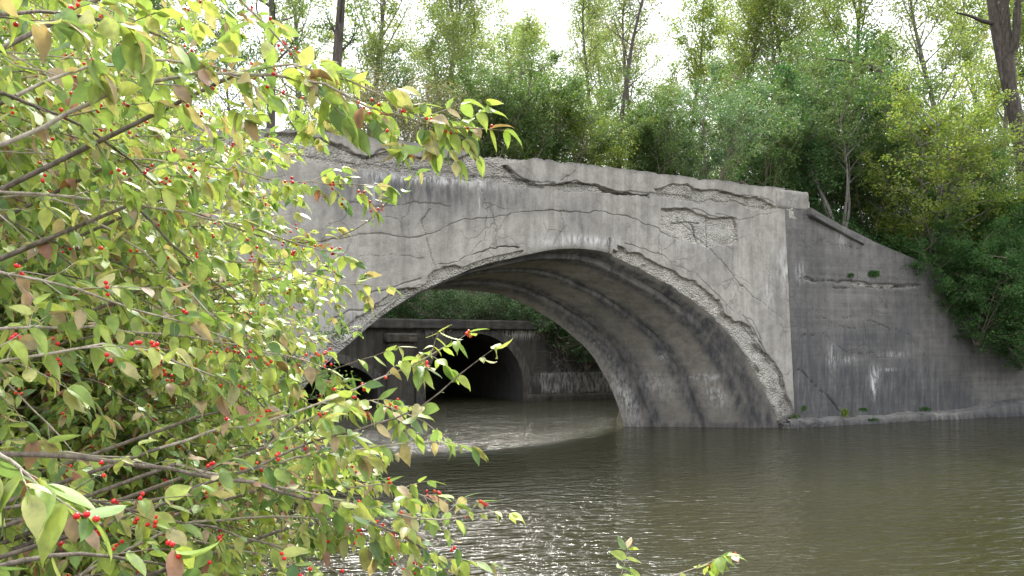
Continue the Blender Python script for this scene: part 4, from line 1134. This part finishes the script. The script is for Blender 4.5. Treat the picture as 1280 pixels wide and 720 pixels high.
bw.tube(smoothp(ph([(1255, 75, 30.1), (1268, 60, 29.8), (1273, 40, 29.6), (1270, 12, 29.5), (1278, -30, 29.4), (1300, -120, 29)]), 20), np.linspace(0.17, 0.06, 20), 7)
bw.tube(smoothp(ph([(1247, 30, 30.0), (1228, 27, 29.8), (1212, 19, 29.5), (1196, 16, 29.2)]), 12), np.linspace(0.09, 0.03, 12), 6)
bw.tube(smoothp(ph([(1252, 100, 29.75), (1249, 60, 29.7), (1252, 30, 29.6), (1262, 0, 29.4)]), 12), np.linspace(0.04, 0.02, 12), 5)
lc = []
for k_ in range(26):
    p0 = ph([(rb_.uniform(1225, 1290), rb_.uniform(-210, -20), 29.8)])[0]
    Q = curve(p0, rb_.normal(0, 1, 3) + [0, 0, .4], rb_.uniform(1.5, 3.4), 7, rb_, 0.03, 0.2)
    bw.tube(Q, np.linspace(0.05, 0.01, 7), 4)
    for m_ in range(6):
        T_ = curve(Q[rb_.integers(2, 7)], rb_.normal(0, 1, 3), rb_.uniform(.5, 1.2), 4, rb_, 0, .2)
        bw.tube(T_, np.linspace(0.015, 0.005, 4), 3); lc += list(T_[1:])
bw.build('trunk', M_BARK, big, True)
lc = np.array(lc); ii = rb_.integers(0, len(lc), 9000)
V, f = leaves(lc[ii] + rb_.normal(0, .3, (9000, 3)), rb_.normal(0, 1, (9000, 3)), rb_.normal(0, .7, (9000, 3)) + [0, 0, 1], rb_.uniform(.07, .13, 9000), 's')
mesh('crown', V, f, M_PAL, big)

# --- dead fallen trunk leaning in the shrubs
dl = np.array(at(1135, 31.0, 116))
dead = thing('dead_trunk', 'dark broken dead trunk leaning out of the shrubs below the sky gap', 'log', tuple(dl))
da = Acc()
def pd(pts): return np.array([at(a, c, b) for a, b, c in pts]) - dl
da.tube(smoothp(pd([(1150, 135, 31.6), (1132, 117, 31.2), (1108, 97, 30.6), (1086, 82, 30.2), (1078, 78, 30.1)]), 16), np.linspace(0.20, 0.12, 16), 8)
da.tube(smoothp(pd([(1098, 92, 30.4), (1088, 105, 30.2), (1086, 112, 30.1)]), 8), np.linspace(0.10, 0.05, 8), 6)
da.tube(smoothp(pd([(1086, 82, 30.2), (1050, 74, 30.0), (1010, 72, 29.8)]), 8), np.linspace(0.05, 0.015, 8), 5)
da.build('trunk', M_BARK, dead, True)

# --- bushes above the culvert
GC = 'bushes on top of the culvert wall'
kc = dict(seed=61, H=1.5, R=1.1, tr=0.02, stems=8, h0=0.05, spread=0.6, limbs=48, twigs=5, nleaf=7000, ls=0.065, clump=0.18)
cz = lambda s, w: tuple(np.array([*W3(s, w, 0)[:2], th(*W3(s, w, 0)[:2]) - 0.05]))
plant('culA', cz(-4.3, PW + 0.9), 'pale blue green bush on the culvert wall above its round opening', 'shrub', M_BLU, M_TWIGD, 0, 1.35, GC, 'creeping_bush', **kc)
plant('culA', cz(-2.0, PW + 1.1), 'bush right of the pale one on top of the culvert wall', 'shrub', M_BLU, M_TWIGD, 1.7, 1.3, GC, 'creeping_bush')
plant('culB', cz(-6.8, PW + 1.2), 'dark bush left of the pale one on top of the culvert wall', 'shrub', M_DRK, M_TWIGD, 1.7, 1.4, GC, 'creeping_bush', **dict(kc, seed=62))
plant('culB', cz(0.5, PW + 0.8), 'dark bush at the right end of the culvert cornice', 'shrub', M_DRK, M_TWIGD, 2.7, 1.35, GC, 'creeping_bush')
for i_, (s_, w_, k_) in enumerate([(-0.5, PW - .1, 'culA'), (0.7, PW - .2, 'culB'), (1.7, PW - .3, 'culA'), (3.2, 10.2, 'culB'), (-9.5, PW + 1.2, 'culB'), (-11.8, PW + 1.5, 'culA')]):
    lb = ['bush hanging down the slope just right of the culvert cornice', 'dark low bush on the slope beside the culvert wall', 'pale bush seen against the far edge of the bridge arch', 'dark bush at the foot of the slope behind the arch', 'dark bush above the left culvert opening', 'pale bush at the left above the culvert openings'][i_]
    q_ = cz(s_, w_); q_ = (q_[0], q_[1], max(q_[2], [3.1, 2.4, 1.7, 0, 0, 0][i_]))
    plant(k_, q_, lb, 'shrub', M_BLU if k_ == 'culA' else M_DRK, M_TWIGD, i_ * 1.1, 1.3, GC, 'creeping_bush')

# --- ground cover on slopes (uncountable)
def cover(name, pts_fn, n, ls, mat, seed, hgt=0.25):
    rng = np.random.default_rng(seed)
    s, w = pts_fn(rng, n)
    p = W3(s, w, 0 * s)
    z = terrain(p[:, 0], p[:, 1])
    ok = z > 0.15; p = p[ok]; z = z[ok]
    p[:, 2] = z + rng.random(len(z)) ** 2 * hgt * (0.3 + 1.2 * np.clip(fbm(s[ok] * 1.1, w[ok] * 1.1, seed, 3) + .4, 0, 1))
    m_ = len(p)
    V, f = leaves(p, rng.normal(0, 1, (m_, 3)) + [0, 0, .3], rng.normal(0, .7, (m_, 3)) + [0, 0, 1], ls * rng.uniform(.6, 1.3, m_), 's', 1.1)
    return tag(mesh(name, V, f, mat), None, None, kind='stuff')
c1 = cover('undergrowth', lambda r, n: (r.uniform(0.5, 20, n), r.uniform(-0.7, 9, n)), 42000, 0.09, M_DRK, 3, 0.7)
c2 = cover('ground_cover', lambda r, n: (r.uniform(-14, 8, n), r.uniform(3, 22, n)), 14000, 0.08, M_DRK, 4, 0.4)
c3 = cover('bank_weeds', lambda r, n: (r.uniform(-25, -16, n), r.uniform(-17, -0.3, n)), 40000, 0.055, M_YEL, 5, 0.35)
c1['label'] = 'dark undergrowth covering the right embankment'; c2['label'] = 'green ground cover on the slopes behind the bridge'; c3['label'] = 'light green weeds covering the left bank'
for c_ in (c1, c2, c3): c_['category'] = 'undergrowth'
# moss/weed tufts on the footing and wall
def tuft(p, r, n, ls, mat, label, seed, group='weed tufts on the old concrete', grass=False):
    rng = np.random.default_rng(seed)
    o = np.clip(rng.normal(0, .8, (n, 3)), -1.1, 1.1) * np.array(r) * 0.5
    n = int(n)
    D_ = norm(o + rng.normal(0, .5, (n, 3)) * np.mean(r) + [0, 0, np.mean(r)])
    V, f = leaves(o * 0.6, D_, rng.normal(0, .7, (n, 3)) + [0, 0, 1], ls * rng.uniform(.5, 1.3, n), 's', 1.0)
    ob = mesh('weed_tuft', V, f, mat); ob.location = tuple(p)
    return tag(ob, label, 'weed', group)
def onwing(px, py, w=-0.05):
    s, z = sz_face(px, py, 0, WING_TILT); return W3(s, WING_TILT * s + w, z)
tuft(onwing(1090, 343), (.45, .12, .22), 420, .07, M_DRK, 'dark green tuft growing from the long crack of the wing wall', 1)
tuft(onwing(1062, 345), (.2, .1, .12), 120, .06, M_DRK, 'small tuft left of the larger one on the wing wall crack', 2)
tuft(onwing(1046, 516, -.3), (.22, .15, .28), 200, .07, M_YEL, 'bright green weed on the footing near the arch', 3)
tuft(onwing(1000, 511, -.15), (.15, .1, .2), 100, .06, M_GRN, 'little green weed at the corner of arch and wing wall', 4)
tuft(onwing(1068, 512, -.35), (.35, .15, .14), 180, .05, M_DRK, 'dark moss clump on the footing', 5)
tuft(onwing(1143, 511, -.4), (.5, .15, .15), 260, .05, M_DRK, 'dark moss clump on the footing nearer the right', 6)
tuft(onwing(990, 521, -.15), (.3, .12, .16), 150, .05, M_GRN, 'low weeds at the very foot of the arch', 7)
tuft(onwing(1075, 524, -.5), (.4, .12, .1), 160, .05, M_DRK, 'moss clump right at the waterline on the footing', 8)

# bare dangling roots by the culvert
ra = Acc(); rr_ = np.random.default_rng(12)
ro = np.array(W3(0.6, PW - 0.4, 2.4))
for k_ in range(150):
    p0 = W3(rr_.uniform(-0.8, 4), PW - rr_.uniform(0.2, 1.0), rr_.uniform(1.2, 3.4)) - ro
    ra.tube(curve(p0, [rr_.normal(0, .6), rr_.normal(0, .3) - .2, rr_.normal(-.3, .6)], rr_.uniform(.5, 1.2), 7, rr_, -.05, .3), np.linspace(.009, .003, 7), 3)
dr = ra.build('dry_twigs', M_TWIGD, None); dr.location = tuple(ro)
tag(dr, 'tangle of dry pale twigs hanging over the right side of the culvert wall', 'dry twigs')

# ------------------------------------------------------------------ honeysuckle in the foreground
class Honey:
    """collects wood, leaves and berries of one branch"""
    def __init__(self, seed):
        self.w = Acc(); self.lp = []; self.ld = []; self.ln = []; self.ls = []; self.b = []; self.rng = np.random.default_rng(seed)
    def leaf(self, p, d, n, s):
        self.lp.append(p); self.ld.append(d); self.ln.append(n); self.ls.append(s)
    def pair(self, p, t, side, s):
        r = self.rng
        for sg in (-1, 1):
            if r.random() < 0.14: continue
            d = norm(sg * side + 0.55 * t + r.normal(0, .28, 3) + np.array([0, 0, -0.42 - 0.35 * r.random()]))
            n = norm(np.array([0, 0, 1.0]) + r.normal(0, .45, 3) + sg * side * 0.3)
            self.leaf(p, d, n, s * r.choice([r.uniform(.4, .7), r.uniform(.75, 1.25)], p=[.25, .75]))
    def berries(self, p):
        r = self.rng
        for _ in range(r.choice([1, 2, 2, 3, 4])):
            self.b.append(p + r.normal(0, .0065, 3) + np.array([0, 0, .003]))
    def twig(self, p, d, L_, s, rad, pb, sub=True):
        r = self.rng
        n = max(4, int(L_ / 0.04) + 2)
        P = curve(p, d, L_, n, r, up=-0.06, wob=0.09)
        self.w.tube(P, rad * np.linspace(1, .4, n), 4)
        t_ = np.gradient(P, axis=0); t_ = norm(t_)
        ph_ = r.uniform(0, 3.14)
        for i in range(1, n):
            a = np.cross(t_[i], [0, 0, 1.0]); a = norm(a + 1e-6)
            b = np.cross(t_[i], a)
            side = a * math.cos(ph_) + b * math.sin(ph_) * 0.5
            ph_ += 1.57 if r.random() < .4 else 0.2
            self.pair(P[i], t_[i], side, s)
            if r.random() < pb: self.berries(P[i])
            if sub and r.random() < 0.16 and L_ > .12:
                self.twig(P[i], t_[i] + side * r.choice([-1, 1]) + r.normal(0, .3, 3), L_ * r.uniform(.3, .55), s, rad * .6, pb, False)
        self.leaf(P[-1], t_[-1] + [0, 0, -.3], np.array([0, 0, 1.0]) + r.normal(0, .3, 3), s)
    def branch(self, P, r0, r1, s=0.052, step=0.055, start=0.15, ptw=0.6, Lt=(.08, .3), pb=0.22):
        r = self.rng
        Ltot = np.linalg.norm(np.diff(P, axis=0), axis=1).sum()
        n = max(8, int(Ltot / 0.05))
        P = smoothp(P, n)
        P[1:-1] += r.normal(0, .003, (n - 2, 3))
        rr = np.linspace(r0, r1, n)
        self.w.tube(P, rr, 6)
        t_ = norm(np.gradient(P, axis=0))
        acc = 0
        for i in range(int(n * start), n):
            acc += Ltot / n
            if acc < step: continue
            acc = 0
            a = norm(np.cross(t_[i], [0, 0, 1.0]) + 1e-6); b = np.cross(t_[i], a)
            th_ = r.uniform(0, 6.28); side = a * math.cos(th_) + b * math.sin(th_)
            f = (i / n)
            if r.random() < ptw:
                for sg in ((-1, 1) if r.random() < .5 else (r.choice([-1, 1]),)):
                    self.twig(P[i], t_[i] * .8 + side * sg * .8 + [0, 0, -.1], r.uniform(*Lt) * (1.1 - .5 * f), s, max(.0011, rr[i] * .45), pb)
            else:
                self.pair(P[i], t_[i], side, s)
            if r.random() < pb: self.berries(P[i])
        self.twig(P[-1], t_[-1], .1, s, r1, pb)

ico_v = None
def sphere(nu=8, nv=6):
    a = np.linspace(0, 2 * math.pi, nu, endpoint=False)[None]; b = np.linspace(-math.pi / 2, math.pi / 2, nv)[:, None]
    V = np.stack([np.cos(b) * np.cos(a), np.cos(b) * np.sin(a), np.sin(b) + 0 * a], -1).reshape(-1, 3)
    i = np.arange(nv - 1)[:, None] * nu; j = np.arange(nu)[None]; j2 = (j + 1) % nu
    return V, np.stack([i + j, i + j2, i + nu + j2, i + nu + j], -1).reshape(-1, 4)
SPV, SPQ = sphere(10, 8)
SPV2, SPQ2 = sphere(6, 5)
def berry_mesh(P, r, name, parent, org, lo=False):
    P = np.asarray(P); n = len(P); sv, sq = (SPV2, SPQ2) if lo else (SPV, SPQ)
    r = np.asarray(r)
    V = (P[:, None] - org + r[:, None, None] * sv[None]).reshape(-1, 3)
    Q = (sq[None] + (np.arange(n) * len(sv))[:, None, None]).reshape(-1, 4)
    return mesh(name, V, Q, M_BER, parent, True)

def q3(pts):
    return np.array([at(a, c, b) for a, b, c in pts])

def in_poly(x, y, poly):
    return poly_sd(np.array([x]), np.array([y]), poly)[0] > 0

# hero shrub -------------------------------------------------------
hb = np.array([-2.3, 0.9, th(-2.3, 0.9)])
hero = thing('honeysuckle_shrub', 'large honeysuckle shrub with red berries filling the left foreground', 'shrub', tuple(hb))
root = hb + [0, 0, .1]
hero_b = [
    # pts (px,py,depth), r0, r1, start, ptw, Lt, leaf
    ([(-60, 568, 1.25), (70, 570, 1.35), (160, 577, 1.4), (250, 590, 1.5), (340, 612, 1.6), (420, 632, 1.65), (490, 660, 1.7), (545, 700, 1.75)], .0052, .0025, .35, .55, (.08, .22), .05),
    ([(-60, 210, 1.3), (0, 185, 1.35), (100, 135, 1.45), (175, 102, 1.5), (250, 90, 1.6), (330, 92, 1.65), (404, 105, 1.7), (449, 125, 1.75), (494, 150, 1.8), (530, 158, 1.8), (575, 160, 1.8)], .005, .0018, .3, .85, (.08, .19), .055),
    ([(300, 90, 1.66), (340, 75, 1.7), (390, 78, 1.72), (440, 95, 1.74), (490, 128, 1.76), (530, 150, 1.78)], .003, .0016, .1, .8, (.06, .12), .055),
    ([(-40, 112, 1.4), (0, 115, 1.45), (65, 128, 1.5), (120, 160, 1.6), (165, 205, 1.7), (200, 235, 1.8)], .004, .002, .1, .5, (.06, .2), .05),
    ([(-40, 236, 1.5), (60, 243, 1.6), (165, 253, 1.7), (320, 288, 1.9), (400, 312, 2.0)], .0035, .0018, .1, .6, (.08, .25), .05),
    ([(20, 120, 1.5), (100, 85, 1.6), (170, 70, 1.7), (250, 75, 1.8), (320, 96, 1.9), (380, 130, 2.0)], .004, .0018, .15, .6, (.08, .25), .05),
    ([(165, 255, 1.7), (220, 310, 1.8), (275, 360, 1.9), (330, 405, 2.0), (360, 440, 2.0)], .003, .0018, .1, .5, (.08, .2), .05),
    ([(-40, 412, 1.4), (120, 408, 1.6), (215, 415, 1.7), (320, 435, 1.8), (380, 450, 1.9)], .0035, .0018, .1, .5, (.08, .25), .05),
    ([(150, 200, 2.0), (240, 205, 2.1), (330, 222, 2.15), (400, 235, 2.2), (440, 230, 2.2)], .003, .0016, .1, .75, (.06, .18), .05),
    ([(200, 250, 2.1), (310, 290, 2.2), (380, 310, 2.3), (430, 300, 2.35), (470, 272, 2.4), (492, 245, 2.4)], .0028, .0013, .1, .3, (.05, .12), .048),
    ([(250, 330, 2.0), (370, 325, 2.1), (400, 345, 2.15), (425, 368, 2.2), (442, 355, 2.2)], .0028, .0014, .1, .5, (.05, .11), .05),
    ([(200, 560, 1.6), (300, 533, 1.65), (358, 520, 1.7), (411, 504, 1.75), (429, 493, 1.75), (478, 473, 1.8), (538, 444, 1.8)], .0035, .0016, .2, .6, (.05, .13), .05),
    ([(180, 640, 1.5), (300, 590, 1.6), (340, 571, 1.65), (389, 551, 1.7), (442, 541, 1.7), (487, 529, 1.75), (540, 507, 1.75), (572, 470, 1.75)], .0036, .0016, .2, .5, (.05, .12), .05),
    ([(300, 590, 1.8), (400, 570, 1.85), (450, 560, 1.9), (500, 553, 1.9), (540, 552, 1.9)], .003, .0015, .1, .5, (.05, .12), .05),
    ([(220, 580, 1.6), (300, 600, 1.65), (378, 615, 1.7), (450, 625, 1.75), (510, 655, 1.75), (555, 652, 1.75), (582, 645, 1.75)], .0036, .0016, .2, .5, (.05, .12), .046),
    ([(-60, 720, .95), (20, 695, 1.0), (80, 688, 1.05), (140, 690, 1.1), (200, 705, 1.15)], .004, .002, .1, .5, (.05, .12), .062),
    ([(-60, 540, .85), (-10, 560, .9), (25, 585, .9)], .003, .002, .1, .4, (.05, .08), .062),
    ([(240, -60, 1.7), (290, -10, 1.75), (330, 30, 1.8), (360, 62, 1.85), (395, 95, 1.9)], .0035, .0016, .05, .6, (.06, .16), .055),
    ([(-60, 20, 1.1), (0, 20, 1.2), (60, 10, 1.3), (130, 20, 1.4), (200, 45, 1.5)], .004, .002, .05, .7, (.06, .16), .06),
    ([(-40, 330, 1.3), (60, 350, 1.4), (150, 380, 1.5), (230, 400, 1.6), (300, 430, 1.7)], .003, .0016, .05, .6, (.08, .2), .05),
    ([(-40, 460, 1.2), (60, 440, 1.3), (130, 425, 1.4), (200, 440, 1.5), (290, 480, 1.7)], .003, .0016, .05, .6, (.08, .2), .052),
    ([(-20, 640, 1.2), (80, 620, 1.3), (170, 640, 1.4), (270, 660, 1.5), (380, 690, 1.6), (430, 720, 1.6)], .0034, .0016, .05, .6, (.08, .2), .05),
    ([(100, 720, 1.5), (220, 650, 1.6), (330, 640, 1.7), (430, 650, 1.75), (480, 690, 1.8)], .0034, .0016, .05, .6, (.08, .2), .05),
    ([(330, 560, 1.9), (390, 520, 1.92), (440, 490, 1.95), (480, 500, 1.95), (515, 520, 1.95)], .0026, .0014, .05, .7, (.05, .12), .052),
    ([(250, 520, 1.9), (330, 500, 1.92), (400, 470, 1.95), (450, 450, 1.95)], .0026, .0014, .05, .7, (.05, .12), .052),
    ([(330, 610, 1.9), (400, 620, 1.92), (450, 600, 1.95), (500, 600, 1.95), (530, 620, 1.95)], .0026, .0014, .05, .7, (.05, .12), .052),
    ([(360, 660, 1.8), (420, 680, 1.85), (470, 690, 1.85), (530, 690, 1.85), (560, 700, 1.85)], .0026, .0014, .05, .7, (.05, .12), .052),
    ([(60, 300, 1.7), (160, 330, 1.8), (240, 380, 1.9), (330, 470, 2.0), (380, 500, 2.0)], .003, .0016, .05, .6, (.08, .2), .05),
]
bl_all = []; hero_wood = []
for i, (pts, r0, r1, stt, ptw, Lt, ls_) in enumerate(hero_b):
    P_ = q3(pts)
    h_ = Honey(100 + i)
    h_.branch(P_, r0, r1, ls_ * (1.08 if i in (1, 10, 11, 12, 13) else 1), .036 if i in (1, 10, 11, 12, 13, 16) else .05, stt, ptw, Lt, .15)
    bl_all.append((h_, P_[0]))
# random fill branches near, within the main mass of the shrub
MASS = [(-80, -60), (290, -60), (300, 60), (340, 150), (385, 210), (380, 400), (400, 470), (430, 600), (410, 740), (-80, 740)]
rg = np.random.default_rng(77)
nf = 0
while nf < 74:
    ex, ey = rg.uniform(-60, 420), (rg.uniform(-40, 740) if nf % 3 else rg.uniform(-40, 300))
    if not in_poly(ex + 25, ey, MASS): continue
    Yd = rg.uniform(1.7, 3.0) if ey < 320 else rg.uniform(1.6, 2.4)
    E_ = np.array(at(ex, Yd, ey))
    st0 = E_ + np.array([-rg.uniform(.7, 1.3), rg.uniform(-.3, .3), rg.uniform(-.45, .3)])
    mid = (E_ + st0) / 2 + np.array([0, 0, rg.uniform(.08, .25)])
    P_ = np.array([st0, (st0 + mid) / 2 + [0, 0, .03], mid, (mid + E_) / 2 + [0, 0, .03], E_])
    h_ = Honey(300 + nf)
    h_.branch(P_, .0035, .0016, rg.uniform(.045, .055), .06, .05, .7, (.1, .3), .08)
    bl_all.append((h_, P_[0])); nf += 1
# the shared stool of stems from which every branch springs
stems = Acc()
for h_, p0 in bl_all:
    a_ = root + np.array([rg.normal(0, .12), rg.normal(0, .12), 0])
    m1 = a_ * 0.5 + p0 * 0.5 + np.array([-0.35, -0.05, 0.15])
    stems.tube(smoothp(np.array([a_, a_ * .7 + m1 * .3 + [-.1, 0, .2], m1, p0]), 16) - hb, np.linspace(.012, .004, 16), 6)
stems.build('stems', M_TWIGD, hero, True)
ballsz = []
for bi, (h_, p0) in enumerate(bl_all):
    for p in h_.b:
        ballsz.append((p[1] if p[1] > .5 else 9, bi, p))
ballsz.sort(key=lambda a: a[0])
indiv = {}
vis = 0
for d_, bi, p in ballsz:
    if vis < 100 and p[1] > .5:
        x_ = 640 + p[0] / p[1] * 1000; y_ = HOR - (p[2] - CAM_Z) / p[1] * 1000
        if -5 < x_ < 1285 and -5 < y_ < 725:
            indiv.setdefault(bi, []).append(p); vis += 1
            continue
    indiv.setdefault(('r', bi), []).append(p)
bm_proto = None
rest = []
for bi, (h_, p0) in enumerate(bl_all):
    br = h_.w
    o = mesh('branch', np.concatenate(br.V) - p0, [np.concatenate(br.Q)], M_TWIG if bi % 3 else M_TWIGD, hero, True)
    o.location = tuple(p0 - hb)
    V, f = leaves(np.array(h_.lp), np.array(h_.ld), np.array(h_.ln), np.array(h_.ls) * .9, 'big', h_.rng.uniform(.75, 1.1, len(h_.lp)))
    mesh('leaves', V - p0, f, M_HON, o, True)
    for p in indiv.get(bi, []):
        if bm_proto is None:
            bm_proto = mesh('berry', SPV * 0.0039, SPQ, M_BER, o, True); q = bm_proto
        else:
            q = bm_proto.copy(); COL.objects.link(q); q.parent = o
        q.location = tuple(p - p0)
    rest += indiv.get(('r', bi), [])
rb2 = berry_mesh(rest, rg.uniform(.0032, .0042, len(rest)), 'berries', hero, hb)
rb2['kind'] = 'stuff'

# further honeysuckles behind, denser and smaller in view -----------
def fill_shrub(seed, poly, Y0, Y1, nb, base_px, label, ls=.05, leafkind='mid', mat=M_HON, pb=.08, steps=.07, nextra=0, Lt=(.15, .45)):
    r = np.random.default_rng(seed)
    bY = (Y0 + Y1) / 2; bx = (base_px - 640) / 1000 * bY
    b0 = np.array([bx, bY, th(bx, bY)])
    t = thing('honeysuckle_shrub', label, 'shrub', tuple(b0), 'honeysuckle shrubs on the left bank')
    H_ = Honey(seed)
    k = 0
    while k < nb:
        xs = [p[0] for p in poly]; ys = [p[1] for p in poly]
        ex, ey = r.uniform(min(xs), max(xs)), r.uniform(min(ys), max(ys))
        if not in_poly(ex, ey, poly): continue
        Yd = r.uniform(Y0, Y1); E_ = np.array(at(ex, Yd, ey))
        gz = th(E_[0], E_[1])
        if E_[2] < gz + .05: E_[2] = gz + .1
        a_ = b0 + np.array([r.normal(0, .2), r.normal(0, .2), .05])
        h = E_[2] - a_[2]
        m_ = a_ * .45 + E_ * .55 + np.array([-.15, 0, .35 + .1 * h])
        P_ = smoothp(np.array([a_, a_ * .6 + m_ * .4 + [0, 0, .25], m_, (m_ + E_) / 2 + [0, 0, .1], E_]), 20)
        H_.branch(P_, .006, .0018, ls, steps, .45, .75, Lt, pb)
        k += 1
    mesh('stems', np.concatenate(H_.w.V) - b0, [np.concatenate(H_.w.Q)], M_TWIGD, t, True)
    V, f = leaves(np.array(H_.lp), np.array(H_.ld), np.array(H_.ln), np.array(H_.ls), leafkind)
    mesh('foliage', V - b0, f, mat, t, True)
    if H_.b:
        o = berry_mesh(H_.b, np.full(len(H_.b), .0042), 'berries', t, b0, True); o['kind'] = 'stuff'
    print('shrub leaves', len(H_.lp), 'berries', len(H_.b))
    return t
fill_shrub(501, [(-80, 330), (120, 300), (400, 330), (395, 470), (440, 560), (430, 730), (-80, 730)], 2.8, 3.8, 140, -60, 'honeysuckle shrub low behind the nearest one at bottom left')
fill_shrub(502, [(-80, -60), (280, -60), (300, 70), (350, 160), (380, 230), (370, 400), (-80, 400)], 3.0, 4.4, 95, -160, 'honeysuckle shrub tall behind the nearest one at upper left')
fill_shrub(503, [(-80, -60), (250, -60), (270, 90), (350, 190), (370, 420), (390, 600), (380, 700), (-80, 700)], 5.0, 7.0, 62, 60, 'farther honeysuckle shrub on the bank behind the near ones', ls=.06, pb=.08, steps=.1, Lt=(.3, .7))

# small-leaved bushes at the left, mid distance
GL = 'bushes on the left bank before the bridge'
plant('leftA', bp(300, 13.2), 'fine leaved olive green bush standing against the left end of the bridge', 'shrub', M_GRN, M_TWIGD, 0, 1, GL, 'bank_bush', seed=71, H=4.6, R=1.5, tr=0.03, stems=9, h0=0.1, spread=0.3, limbs=60, twigs=6, nleaf=17000, ls=0.05, clump=0.2)
plant('leftA', bp(170, 12), 'fine leaved bush behind the berry shrubs at left', 'shrub', M_GRN, M_TWIGD, 2, 1.05, GL, 'bank_bush')
plant('leftA', bp(40, 11.5), 'fine leaved bush at the far left edge behind the berry shrubs', 'shrub', M_GRN, M_TWIGD, 4, 1.1, GL, 'bank_bush')
plant('leftB', bp(230, 11), 'yellow green bush low on the left bank', 'shrub', M_YEL, M_TWIGD, 1, .8, GL, 'bank_bush', seed=72, H=3.4, R=1.4, tr=0.025, stems=10, h0=0.05, spread=0.5, limbs=60, twigs=6, nleaf=15000, ls=0.05, clump=0.2)
plant('leftB', bp(80, 9.5), 'yellow green bush behind the lowest berry branches', 'shrub', M_YEL, M_TWIGD, 3, .8, GL, 'bank_bush')
plant('leftC', bp(120, 16), 'tall green tree behind the berry shrubs at left', 'tree', M_GRN, M_BARKG, 3, 1, None, 'bank_tree', seed=73, H=8.5, R=3.0, tr=0.12, h0=0.15, limbs=40, twigs=7, nleaf=20000, ls=0.075, clump=0.35)

# sprig poking up at the bottom of the view
sp0 = np.array([0.45, 2.3, th(0.45, 2.3)])
spg = thing('honeysuckle_sprig', 'small berry bearing sprig poking up at the bottom edge of the view', 'sprig', tuple(sp0))
h_ = Honey(901)
h_.branch(np.concatenate([[sp0 + [0, 0, .02]], q3([(760, 830, 2.5), (790, 745, 2.6), (835, 722, 2.65), (885, 704, 2.7)])]), .004, .0016, .055, .03, .72, .6, (.05, .11), .3)
h_.branch(np.concatenate([[sp0 + [0, 0, .02]], q3([(750, 830, 2.5), (765, 760, 2.55), (775, 722, 2.6)])]), .003, .0015, .055, .03, .75, .6, (.04, .08), .2)
mesh('stem', np.concatenate(h_.w.V) - sp0, [np.concatenate(h_.w.Q)], M_TWIG, spg, True)
V, f = leaves(np.array(h_.lp), np.array(h_.ld), np.array(h_.ln), np.array(h_.ls), 'big'); mesh('leaves', V - sp0, f, M_HON, spg, True)
for p in h_.b[:20]:
    q = bm_proto.copy(); COL.objects.link(q); q.parent = spg; q.location = tuple(p - sp0)
print('objects', len(bpy.data.objects))
